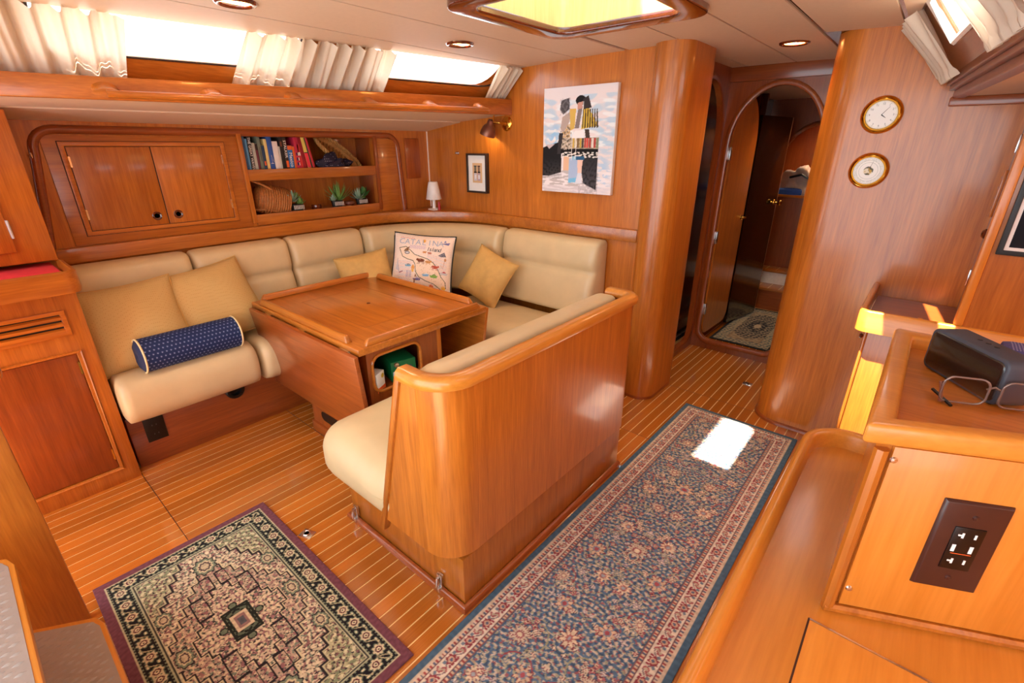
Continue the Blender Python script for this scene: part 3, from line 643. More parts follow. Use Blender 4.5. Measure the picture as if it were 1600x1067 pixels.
m = MB().prism([(PY0, .07), (PY1, .07), (PY1, .43), (PY0, .43)], PX1-.022, PX1, 'x', hole=ho2); m.prism([(PY0, .43), (PY1, .43), (PY1, .688), (PY0, .688)], PX1-.022, PX1, 'x', hole=hol)
ped = obj('pedestal', m.box(PX0, PX1-.022, PY0, PY0+.02, .07, .688).box(PX0, PX1-.022, PY1-.02, PY1, .07, .688).box(PX0, PX0+.02, PY0+.02, PY1-.02, .07, .688), 'teak_dark_z', tb)
obj('opening_trim', MB().tube([(PX1+.001, p[0], p[1]) for p in hol], .008, 8, closed=True), 'teak_y', ped)
obj('shelf', MB().box(PX0+.02, PX1-.022, PY0+.02, PY1-.02, .43, .445), 'teak_dark_x', ped)
obj('side_leg', MB().box(-2.30, -1.80, 1.50, 1.53, .07, .688, .004), 'teak_z', ped)
obj('plinth', MB().box(PX0-.012, PX1+.012, PY0-.012, PY1+.012, 0, .07, .006), 'teak_dark_x', tb)
obj('toe_notch_shade', MB().prism(rrect(-2.34, -2.02, .11, .17, .028, 4), PY0-.0015, PY0+.0005, 'y'), 'black_plastic', ped)  # flat black plate, colours in the shade of a notch
# ------------------------------------------------------------------ left cabinet and tray
lc = thing('side_cabinet', 'tall varnished cabinet with louvred vent and panel door beside the settee', 'cabinet', (-2.95, -.1, 0))
obj('body', MB().box(-3.2, -2.735, -.62, .278, 0, .985, .004), 'teak_z', lc)
obj('face_frame', MB().prism([(-.62, 0), (.28, 0), (.28, .98), (-.62, .98)], -2.735, -2.72, 'x', hole=[(-.5, .085), (-.5, .70), (.212, .70), (.212, .085)], b=.002), 'teak_z', lc)
dr = obj('door', MB().box(-2.738, -2.728, -.498, .208, .089, .696, .002), 'teak_dark_z', lc)
m = MB().tube([(-2.720, -.51, .078), (-2.720, .226, .078), (-2.720, .226, .708), (-2.720, -.51, .708)], .008, 8, closed=True); obj('door_trim', m, 'teak_z', lc)
for z in (.63, .165): obj('hinge', MB().box(-2.729, -2.724, .203, .210, z-.03, z+.03), 'brass', dr)
vt = obj('vent_frame', MB().prism([(-.4, .788), (.222, .788), (.222, .902), (-.4, .902)], -2.722, -2.712, 'x', hole=[(-.38, .806), (.203, .806), (.203, .885), (-.38, .885)], b=.003), 'teak_y', lc)
obj('vent_back', MB().box(-2.722, -2.719, -.39, .21, .80, .89), 'black_plastic', vt)
for z in (.812, .840, .868): obj('louvre', MB().hexa([(-2.719, -.38, z), (-2.708, -.38, z-.006), (-2.708, .203, z-.006), (-2.719, .203, z), (-2.719, -.38, z+.012), (-2.708, -.38, z+.006), (-2.708, .203, z+.006), (-2.719, .203, z+.012)]), 'teak_y', vt)
ty = thing('tray_shelf', 'wooden tray shelf with rounded corner on the side cabinet', 'shelf', (-2.9, -.1, .985))
pl = [(-3.2, -.62), (-2.625, -.62)]+[(p[0], p[1]) for p in arc(-2.675, .248, .05, 0, 90, 6)]+[(-2.95, .298), (-3.2, .298)]
obj('tray_floor', MB().prism(pl, .985, 1.035, 'z', b=.004), 'teak_y', ty)
obj('tray_lip', MB().sweep([(-.024, 0), (0, 0), (.004, .02), (.002, .085), (-.012, .092), (-.022, .085)], [(p[0], p[1], .985) for p in pl[1:-1]][:1]+[(p[0], p[1], .985) for p in pl[2:-1]]), 'teak_y', ty, angle=60)
obj('tablet_case', MB().box(-3.04, -2.66, -.55, .262, 1.036, 1.056, .006), 'red_cloth', label='flat red zip case lying in the tray shelf', cat='case')
uc = thing('wall_cabinet', 'upper wooden cabinet with steel hinge above the tray shelf', 'cabinet', (-3.05, -.15, 1.08))
obj('body', MB().box(-3.2, -2.93, -.62, .284, 1.078, 1.688, .004), 'teak_z', uc)
d = obj('door', MB().box(-2.931, -2.915, -.60, .165, 1.13, 1.66, .005), 'teak_z', uc)
obj('hinge', MB().tube([(-2.913, .168, 1.19), (-2.913, .168, 1.265)], .005, 8), 'steel', d)
obj('coat_hook', MB().tube([(-3.233, .40-.06, 1.51), (-3.20, .345, 1.505), (-3.195, .345, 1.525)], .006, 8), 'steel', label='small steel coat hook on the panelling beside the wall cabinet', cat='hook')
# ------------------------------------------------------------------ companionway
S(obj('wall_companionway', MB().box(-1.935, -1.90, -.9, -.068, 0, 1.9, .004), 'teak_z'))
obj('grab_rail', MB().box(-1.66, -1.60, -.5, -.015, 1.02, 1.13, .02, 3).box(-1.93, -1.66, -.30, -.24, 1.05, 1.10, .01), 'teak_y', label='rounded wooden grab rail of the companionway', cat='handrail')
cw = thing('companionway_steps', 'companionway steps with grey non-slip treads and wooden edges', 'steps', (-1.2, -.3, 0))
for z, yf, x0 in ((.25, -.035, -1.585), (.50, -.146, -1.69)):
    out = [(-.7, yf), (-.7, yf-.42), (x0-.12, yf-.42), (x0-.10, yf-.14), (x0-.012, yf-.012), (x0+.03, yf)]
    t = obj('tread', MB().prism(out, z-.03, z-.002, 'z', b=.005), 'light_x', cw)
    ins = [(-.71, yf-.012), (-.71, yf-.41), (x0-.105, yf-.41), (x0-.086, yf-.148), (x0+.002, yf-.024), (x0+.034, yf-.012)]
    mt = obj('tread_mat', MB().prism(ins, z-.004, z, 'z'), 'grey_mat', t)
    m = MB()
    for i in range(46):
        for j in range(12):
            cx = x0-.06+i*.017; cy = yf-.03-j*.030-(i % 2)*.015
            if cx < x0+.005+min(0, (cy-yf+.03))*.55: continue
            m.add([(cx-.006, cy, z), (cx, cy-.011, z), (cx+.006, cy, z), (cx, cy+.011, z), (cx, cy, z+.0036)], [(0, 1, 4), (1, 2, 4), (2, 3, 4), (3, 0, 4)])
    o = obj('tread_grip', m, 'grey_mat', mt); o['kind'] = 'stuff'
    obj('riser', MB().box(x0+.05, -.72, yf-.40, yf-.37, 0 if z < .3 else .25, z-.03), 'teak_x', cw)
for xx in (-1.60, -.74): obj('stringer', MB().box(xx, xx+.03, -.55, -.16, 0, .22), 'teak_z', cw)
# ------------------------------------------------------------------ counter at the right
CZ = .918
ct = thing('counter', 'varnished counter with rounded fiddle rail along the aisle', 'counter', (.4, .6, 0))
rp_ = [(1.2, 1.185)]+[(p[0], p[1]) for p in arc(.0, 1.105, .08, 90, 180, 8)]+[(-.08, -.35)]
obj('body', MB().prism([(1.2, 1.18), (-.072, 1.18), (-.072, -.34), (1.2, -.34)], 0, CZ-.03, 'z'), 'teak_z', ct)
obj('worktop', MB().prism(rp_+[(1.2, -.35)], CZ-.03, CZ, 'z'), 'light_y', ct)
obj('fiddle_rail', MB().sweep([(-.012, -.03), (.011, -.03), (.012, .03), (.008, .038), (0, .0405), (-.006, .038), (-.010, .03), (-.012, .0)], [(p[0], p[1], CZ) for p in rp_]), 'light_y', ct, angle=60)
lid = obj('worktop_lid', MB().box(.0145, .9, -.30, .644, CZ, CZ+.0006), 'light_y', ct)
obj('lid_edge_strip', MB().box(.014, .9, .6445, .6475, CZ, CZ+.0012), 'steel', lid); obj('lid_gap', MB().box(.0120, .0145, -.30, .6475, CZ, CZ+.0007), 'seam', lid)
bx0 = Vector((.0215, .683, CZ)); dd = Vector((.9, .435, 0)).normalized(); nn = Vector((dd.y, -dd.x, 0))
def bp(u, z, off=0): return bx0+dd*u+nn*off+Vector((0, 0, z-CZ))
ib = thing('switch_box', 'raised varnished box with a brown power outlet on the counter', 'box', (.25, .95, CZ))
e = .62; pb = bp(e, CZ)
pol = [(.0215, .683), (pb.x, pb.y), (pb.x, 1.09), (.0215, 1.09)]
obj('body', MB().prism(pol, CZ, 1.206, 'z'), 'teak_z', ib)
m = MB(); b_ = [bp(u, z, o) for z in (CZ+.016, 1.205) for u, o in ((.018, .0), (e, .0), (e, .006), (.018, .006))]; obj('face_panel', m.hexa(b_, b=.001), 'light_z', ib)
obj('edge_bead', MB().tube([bp(.006, CZ+.004, .004), bp(.006, 1.2, .004)], .0085, 8).tube([bp(.0, CZ+.007, .005), bp(e, CZ+.007, .005)], .0075, 8), 'teak_z', ib)
inp = [(.034, .706), (pb.x, pb.y+.02), (pb.x, 1.07), (.034, 1.07)]; outp = [(.006, .664), (pb.x, pb.y-.014), (pb.x, 1.105), (.006, 1.105)]
obj('top_rim', MB().prism(outp, 1.206, 1.236, 'z', hole=inp, b=.007, seg=3), 'light_x', ib)
obj('top_floor', MB().prism(inp, 1.206, 1.213, 'z'), 'teak_x', ib)
for u, z in ((.020+.001, 1.186), (.024, .966)): obj('screw', MB().lathe([(0, .0025), (.0035, .002), (.0048, 0)], frame_mat(bp(u, z, .006), nn), 12), 'steel', ib)
po = thing('power_outlet', 'brown double power outlet with USB ports on the switch box', 'outlet', bp(.12, .97, .006))
u0, u1, z0, z1 = .088, .162, 1.0, 1.143; um, zm_ = (u0+u1)/2, (z0+z1)/2
m = MB(); m.hexa([bp(u0, z0, .006), bp(u1, z0, .006), bp(u1, z1, .006), bp(u0, z1, .006), bp(u0+.003, z0+.003, .011), bp(u1-.003, z0+.003, .011), bp(u1-.003, z1-.003, .011), bp(u0+.003, z1-.003, .011)], b=.001); obj('cover_plate', m, 'brown_plastic', po)
m = MB(); m.hexa([bp(um+a*.0165, zm_+b*.034, o) for o in (.010, .0125) for a, b in ((-1, -1), (1, -1), (1, 1), (-1, 1))], b=.0008); rc = obj('receptacle', m, 'dark_slot', po)
def slot(du, dz, w, h, mt='white_plastic', nm='slot'):
    obj(nm, MB().hexa([bp(um+du+a*w, zm_+dz+b*h, o) for o in (.0124, .0130) for a, b in ((-1, -1), (1, -1), (1, 1), (-1, 1))]), mt, rc)
for dz in (.022, -.020): slot(-.006, dz, .0012, .004); slot(-.009, dz, .002, .0012); slot(.0075, dz, .0012, .0035)
slot(-.0105, .001, .002, .0055, 'white_plastic', 'usb_port'); slot(.0085, .001, .002, .0055, 'white_plastic', 'usb_port'); slot(0, -.0075, .011, .0004, 'orange', 'status_light')
for dz in (.05, -.05): obj('screw', MB().lathe([(0, .002), (.003, .0015), (.0036, 0)], frame_mat(bp(um, zm_+dz, .011), nn), 10), 'brown_plastic', po)
# ------------------------------------------------------------------ starboard niche cabinet
sc_ = thing('fiddled_cabinet', 'low varnished cabinet with sunlit fiddle rail under the clocks', 'cabinet', (.5, 2.6, 0))
obj('body', MB().box(-.075, 1.24, 2.385, 2.895, 0, .85, .003), 'teak_z', sc_)
obj('top', MB().box(-.09, 1.24, 2.365, 2.895, .845, .868), 'teak_dark_x', sc_)
pth = [(-.108, 2.89)]+[(p[0], p[1]) for p in arc(-.078, 2.38, .03, 180, 270, 5)]+[(1.24, 2.35)]
obj('fiddle_rail', MB().sweep([(-.012, -.09), (.011, -.09), (.011, -.006), (.005, 0), (-.006, 0), (-.012, -.006)], [(p[0], p[1], .93) for p in pth], up=(0, 0, 1)), 'light_x', sc_, angle=50)
obj('rail_post', MB().box(.068, .086, 2.352, 2.368, .84, .932, .004), 'light_z', sc_)
obj('edge_strip', MB().box(-.082, -.070, 2.378, 2.392, 0, .84, .004), 'teak_z', sc_)
obj('cupboard_knob', MB().lathe([(0, .022), (.008, .020), (.011, .014), (.006, .006), (.007, 0)], frame_mat((-.0765, 2.41, .80), (-1, 0, 0)), 14), 'mahogany', sc_)
hp = thing('hanging_panel', 'varnished partition standing on the fiddled cabinet with the framed picture', 'partition', (.7, 2.36, .93))
obj('panel', MB().box(.20, 1.24, 2.353, 2.375, .93, 1.742), 'teak_z', hp)
obj('edge_post', MB().box(.172, .20, 2.345, 2.385, .93, 1.742, .006), 'light_z', hp)
obj('side_lining', MB().box(.205, .225, 2.375, 2.895, .868, 1.742), 'teak_dark_z', hp)
rk = thing('spice_rack', 'little wooden rack of round pegs on the niche side', 'rack', (.2, 2.75, 1.33))
obj('bar', MB().box(.176, .188, 2.60, 2.615, 1.30, 1.47, .003), 'teak_z', rk)
for k in range(4): obj('peg', MB().lathe([(0, .0), (.011, .0), (.011, .05), (0, .055)], frame_mat((.188, 2.66, 1.33+k*.037), (0, -1, 0)), 12), 'teak_dark_z', rk)
obj('bracket', MB().box(.186, .206, 2.60, 2.67, 1.30, 1.47), 'teak_dark_z', rk)
obj('niche_knob', MB().lathe([(0, .03), (.012, .028), (.019, .02), (.019, .012), (.009, .006), (.009, 0)], frame_mat((.205, 2.62, 1.235), (-1, 0, 0)), 16), 'mahogany', label='round dark wooden knob on the niche side below the spice rack', cat='knob')
for zz, lb_ in ((1.56, 'small steel hinge high on the niche side above the spice rack'), (1.02, 'small steel hinge low on the niche side below the wooden knob')):
    obj('hinge', MB().box(.198, .205, 2.83, 2.85, zz-.035, zz+.035, .002), 'steel', label=lb_, cat='hinge')
pf = thing('framed_picture', 'black framed picture with white mat on the starboard partition', 'picture', (.45, 2.35, 1.2))
obj('frame', MB().prism([(.211, 1.203), (.70, 1.203), (.70, 1.60), (.211, 1.60)], 2.338, 2.353, 'y', hole=[(.227, 1.219), (.684, 1.219), (.684, 1.584), (.227, 1.584)], b=.002), 'black_frame', pf)
obj('mat_board', MB().box(.225, .686, 2.345, 2.352, 1.217, 1.586), 'paper', pf)
cv = Cv(60, 50, '#14161f')
for k in range(12): cv.ell(.1+.07*k, .3+.3*math.sin(k*1.7), .05, .08, ['#1f2a44', '#241a2a', '#101828'][k % 3])
painted('print', cv.a, (.238, 2.3445, 1.230), (.435, 0, 0), (0, 0, .343), 'print', pf)
# ------------------------------------------------------------------ clock and barometer
def dial(kind, cx, czz, label, rad=.079):
    t = thing(kind, label, kind, (cx, 2.90, czz)); mt = frame_mat((cx, 2.90, czz), (0, -1, 0))
    obj('brass_case', MB().lathe([(rad, 0), (rad*1.0, .008), (rad*.97, .018), (rad*.9, .024), (rad*.82, .021), (rad*.77, .012), (rad*.74, .010), (.0, .010)], mt, 48), 'brass', t, angle=70)
    n = 130; cv = Cv(n, n, '#f7f5f0'); X, Y = cv.X-.5, cv.Y-.5; rr = np.hypot(X, Y)
    if kind == 'clock':
        cv.put(((rr > .44) & (rr < .455)).astype(float), '#c9b070')
        for k in range(60):
            a = R(6*k); cv.line([(.5+.40*math.sin(a), .5+.40*math.cos(a)), (.5+.425*math.sin(a), .5+.425*math.cos(a))], .006 if k % 5 else .014, '#8a8a88')
    else:
        for q in (.44, .36, .29): cv.put(((rr > q-.008) & (rr < q)).astype(float), '#9aa4a2')
        for k in range(80):
            a = R(4.5*k); cv.line([(.5+.37*math.sin(a), .5+.37*math.cos(a)), (.5+(.41 if k % 5 else .43)*math.sin(a), .5+(.41 if k % 5 else .43)*math.cos(a))], .007, '#8f9896')
        cv.put((rr < .15).astype(float), '#e8dcc0'); cv.put(((rr < .15) & (blur_noise(n, n, 9, 3) > .5)).astype(float), '#54503c'); cv.put(((rr < .11) & (blur_noise(n, n, 7, 5) > .6)).astype(float), '#c8a040')
    def pos(u, v):
        a, b = u*2-1, v*2-1; x = a*np.sqrt(1-b*b/2); y = b*np.sqrt(1-a*a/2); return np.stack([cx+x*rad*.745, np.full(u.shape, 2.90-.0112), czz+y*rad*.745], -1)
    # resample the drawing onto the disc layout
    u, v = np.meshgrid(np.linspace(0, 1, n), np.linspace(0, 1, n)); a, b = u*2-1, v*2-1; x = a*np.sqrt(1-b*b/2)*.46+.5; y = b*np.sqrt(1-a*a/2)*.46+.5
    painted('dial', cv.a[np.clip((y*n).astype(int), 0, n-1), np.clip((x*n).astype(int), 0, n-1)], (0, 0, 0), (1, 0, 0), (0, 0, 1), 'dial', t, pos=pos)
    def hand(ang, ln, wd):
        d = Vector((math.sin(R(ang)), 0, math.cos(R(ang)))); s_ = Vector((math.cos(R(ang)), 0, -math.sin(R(ang)))); p = Vector((cx, 2.90-.0125, czz))
        obj('hand', MB().add([p-s_*wd, p+s_*wd, p+d*ln+s_*wd*.4, p+d*ln-s_*wd*.4], [(0, 1, 2, 3)]), 'black_frame', t)
    if kind == 'clock':
        hand(38, .042, .0012); hand(125, .022, .0022)
        for k in range(12):
            a = R(30*(k+1)); text_mesh(str(k+1), .011, Matrix.Translation((cx+.045*math.sin(a), 2.90-.0118, czz+.045*math.cos(a))) @ Matrix.Rotation(R(90), 4, 'X'), 'grey_metal', t, 'numeral')
    else: hand(15, .044, .001)
dial('clock', -.272, 1.682, 'round brass ship clock with white face, above the barometer'); dial('barometer', -.265, 1.444, 'round brass barometer with ornate centre, below the clock')
# ------------------------------------------------------------------ door leaves, forward cabin things
def leafdoor(name, p0, p1, z0, z1, label, mat, arch):
    t = thing(name, label, 'door', (p0[0], p0[1], z0)); a, b = Vector((p0[0], p0[1], 0)), Vector((p1[0], p1[1], 0)); d = (b-a).normalized(); L = (b-a).length; nrm = Vector((d.y, -d.x, 0))
    o2 = archp(L/2, L/2, z0, z1-.36, z1, .09) if arch else [(0, z0), (L, z0), (L, z1), (0, z1)]
    vs = [a+d*u+nrm*o+Vector((0, 0, z)) for o in (.014, -.014) for u, z in o2]; n = len(o2)
    fs = [tuple(range(n)), tuple(range(2*n-1, n-1, -1))]+[(i, n+i, n+(i+1) % n, (i+1) % n) for i in range(n)]
    m = MB().add(vs, fs).weld(); obj('leaf', m, mat, t, angle=30)
    return t, a, d, nrm, L
t, a, d, nr, L = leafdoor('passage_door', (-1.215, 3.85), (-1.205, 4.42), .085, 1.90, 'open varnished arched door leaf with brass lever handle', 'teak_z', True)
obj('lever_handle', MB().lathe([(.02, 0), (.02, .004), (.008, .006), (.007, .04), (0, .042)], frame_mat(a+d*(L-.06)+nr*.014+Vector((0, 0, 1.0)), nr), 14).tube([a+d*(L-.06)+nr*.05+Vector((0, 0, 1.0)), a+d*(L-.15)+nr*.05+Vector((0, 0, .995))], [.008, .006], 8), 'brass', t)
obj('keyhole', MB().box(-1.196, -1.192, 4.37, 4.385, 1.16, 1.2, .002), 'steel', t)
for z in (1.50, .32, .9): obj('hinge', MB().box(-1.212, -1.192, 3.815, 3.852, z-.045, z+.045, .002), 'steel', t)
t, a, d, nr, L = leafdoor('cabin_door', (-1.20, 4.46), (-1.10, 5.0), .03, 1.78, 'dark glossy door leaf with brass knobs in the forward cabin', 'ebony_z', False)
obj('edge_strip', MB().box(-1.116, -1.086, 4.998, 5.012, .03, 1.78), 'teak_z', t)
for sg in (1, -1): obj('door_knob', MB().lathe([(.022, 0), (.020, .005), (.008, .008), (.008, .03), (.02, .04), (.024, .052), (.018, .062), (0, .064)], frame_mat(a+d*(L-.045)+nr*.014*sg+Vector((0, 0, 1.08)), nr*sg), 18), 'brass', t)
obj('lock_plate', MB().box(-1.113, -1.089, 5.010, 5.014, 1.04, 1.12, .001), 'brass', t)
fs_ = thing('forward_steps', 'low wooden steps with a white riser in the forward cabin', 'steps', (-.95, 5.4, 0))
obj('riser', MB().box(-1.42, -.45, 5.22, 5.24, 0, .20), 'teak_dark_x', fs_)
tr = obj('tread', MB().box(-1.42, -.45, 5.20, 5.42, .20, .225, .006), 'teak_x', fs_)
for k in range(8): obj('inlay_strip', MB().box(-1.25+k*.1-.003, -1.25+k*.1+.003, 5.21, 5.41, .225, .2258), 'holly', tr)
obj('white_riser', MB().box(-1.42, -.45, 5.42, 5.44, .225, .345), 'white_paint', fs_)
tr = obj('tread', MB().box(-1.42, -.45, 5.40, 5.60, .345, .37, .006), 'teak_x', fs_)
for k in range(8): obj('inlay_strip', MB().box(-1.25+k*.1-.003, -1.25+k*.1+.003, 5.41, 5.59, .37, .3708), 'holly', tr)
# bundle of clothes on the forward bunk
def blob(name, c, s, mat, label, cat, seed, group=None, amp=.18):
    bm = bmesh.new(); bmesh.ops.create_icosphere(bm, subdivisions=4, radius=1); r = np.random.RandomState(seed); K = r.randn(6, 3)*3.2; ph = r.rand(6)*6
    for v in bm.verts:
        q = np.array(v.co); k = 1+amp*np.sin(K@q+ph).mean()*2+amp*.35*np.sin(2.7*K@q+2*ph).mean(); z = max(q[2]*k, -.5); v.co = Vector((c[0]+q[0]*k*s[0], c[1]+q[1]*k*s[1], c[2]+z*s[2]))
    return obj(name, MB().addbm(bm), mat, label=label, cat=cat, group=group, angle=80)
plain('linen', '#cbb0a0', .8); plain('pale_blue', '#9aa8cc', .8); plain('blue_towel', '#2f55a8', .8)
blob('folded_clothes', (-1.09, 5.80, 1.17), (.16, .13, .17), 'linen', 'heap of beige clothes on the forward bunk', 'clothes', 3, amp=.42)
blob('towel', (-.86, 5.76, 1.14), (.12, .10, .11), 'pale_blue', 'pale blue towel beside the heap of clothes', 'towel', 5, amp=.36)
obj('folded_towel', MB().rbox((.24, .14, .07), .025, (8, 6, 4), (0, 0, .01), lambda q: q+np.array((-1.14, 5.69, 1.115))).weld(), 'blue_towel', label='folded blue towel at the foot of the clothes heap', cat='towel', angle=80)
obj('strap', MB().tube([(-1.16, 5.70, 1.26), (-1.05, 5.665, 1.29), (-.98, 5.68, 1.25), (-.93, 5.70, 1.30)], .012, 6), 'black_plastic', label='black strap lying over the beige clothes heap', cat='strap')
obj('glow_panel', MB().box(-1.02, -.86, 6.27, 6.30, 1.62, 1.76, .004), 'cabin_glow', label='square glowing orange panel in the forward cabin', cat='light')  # flat box with an orange emissive surface
# ------------------------------------------------------------------ downlights
def downlight(x, y, z, label, power=9):
    t = thing('downlight', label, 'light', (x, y, z), 'recessed ceiling downlights')
    obj('bezel', MB().lathe([(.052, -.004), (.060, -.010), (.070, -.007), (.073, .004), (.05, .004), (.052, -.004)], Matrix.Translation((x, y, z)), 32, caps=False), 'mahogany', t, angle=70)
    obj('lens', MB().lathe([(.0, -.001), (.052, -.001)], Matrix.Translation((x, y, z)), 24), 'lamp_glow', t)
    l = bpy.data.lights.new('bulb', 'SPOT'); l.energy = power; l.color = (1, .82, .58); l.spot_size = R(130); l.spot_blend = .8; l.shadow_soft_size = .05
    o = bpy.data.objects.new('bulb', l); COL.objects.link(o); o.location = (x, y, z-.02); attach(o, t)
downlight(-2.02, 1.958, cz(-2.02), 'recessed round downlight with dark rim near the painting'); downlight(-2.08, .905, cz(-2.08), 'recessed round downlight with dark rim above the port window curtains')
downlight(-.735, 3.085, cz(-.735), 'recessed round downlight with dark rim in the passage ceiling', 12); downlight(-1.62, 4.2, 1.968, 'recessed round downlight inside the side cabin', 22); downlight(-.80, 4.55, 1.968, 'added recessed downlight brightening the forward cabin rug', 11); downlight(-.85, 5.9, 1.968, 'added recessed downlight brightening the forward bunk', 14)  # the two forward cabin ones are added to brighten it
# ------------------------------------------------------------------ handrail on the beam
hr = thing('handrail', 'scalloped wooden handrail along the beam below the port windows', 'handrail', (-2.45, 1.5, 1.74))
def hb(y, off, z): return (Bx(y)+off, y, z)
zc = lambda y: 1.739+.0135*y
m = MB(); ys = np.linspace(.55, 2.46, 24); prof = [(.015*math.cos(R(a)), .0145*math.sin(R(a))) for a in range(0, 360, 45)]
m.sweep(prof, [hb(y, .060, zc(y)-.008) for y in ys]); obj('rail', m, 'teak_y', hr, angle=80)
for y, hw in ((.56, .05), (.93, .05), (1.28, .05), (1.67, .05), (2.06, .05), (2.43, .045)):
    m = MB(); ring = []
    vs = []; fs = []; n = 10
    for k, (o, g_) in enumerate(((-.002, .9), (.02, .7), (.042, .8), (.062, 1.15))):
        for a in range(n): vs.append(hb(y+hw*g_*math.cos(2*math.pi*a/n), o, zc(y)+.020*(1-k/3)-.007+(.026, .022, .018, .014)[k]*math.sin(2*math.pi*a/n)))
    for k in range(3):
        for a in range(n): fs.append((k*n+a, k*n+(a+1) % n, (k+1)*n+(a+1) % n, (k+1)*n+a))
    fs += [tuple(range(n)), tuple(range(4*n-1, 3*n-1, -1))]
    obj('standoff', m.add(vs, fs).weld(), 'teak_y', hr, angle=80)
# ------------------------------------------------------------------ curtains
def curtain(fnp, y0, y1, folds, label, seed, amp=.030, n=200, rows=16, slant=0, group='cream curtains at the port windows'):
    r = np.random.RandomState(seed); ph = r.rand(4)*6; vs = []; fs = []
    for j in range(rows+1):
        t = j/rows
        for i in range(n+1):
            u = i/n; y = y0+(y1-y0)*u+slant*(1-t)*(1-u)
            k = 2*math.pi*folds
            wv = math.sin(k*u+ph[0]+.9*math.sin(3*u*6+ph[1])*(1-t*.5))*.7+.3*math.sin(k*2.3*u+ph[2]+2*t)
            gath = .55+.9*abs(t-.2)
            e = amp*wv*gath+amp*1.1
            if t < .12: e += .006*math.sin(k*3*u+ph[3])
            vs.append(fnp(y, t, e))
    for j in range(rows):
        for i in range(n): a = j*(n+1)+i; fs.append((a, a+1, a+n+2, a+n+1))
    m = MB().add(vs, fs); o = obj('curtain', m, 'curtain', label=label, cat='curtain', group='gathered cream window curtains', angle=180)
    return o
pc_ = lambda y, t, e: cs(y, .10+.88*t, .006+e)
curtain(pc_, -.45, .655, 13, 'wide gathered cream curtain next to the wall cabinet', 1, slant=.10); curtain(pc_, 1.085, 1.80, 9, 'gathered cream curtain between the two port windows', 2, slant=-.05); curtain(pc_, 2.55, 2.715, 4, 'narrow gathered cream curtain against the forward bulkhead', 3)
def ps_(y, t, e): q = ss(y, .02+.96*t); return (q[0]-.006-e*.8, q[1], q[2]-e*.5)
curtain(ps_, 2.56, 2.885, 4, 'cream curtain at the starboard window beside the clock wall', 4, n=80); curtain(ps_, 1.55, 1.98, 5, 'cream curtain at the far aft side of the starboard window', 5, n=80)
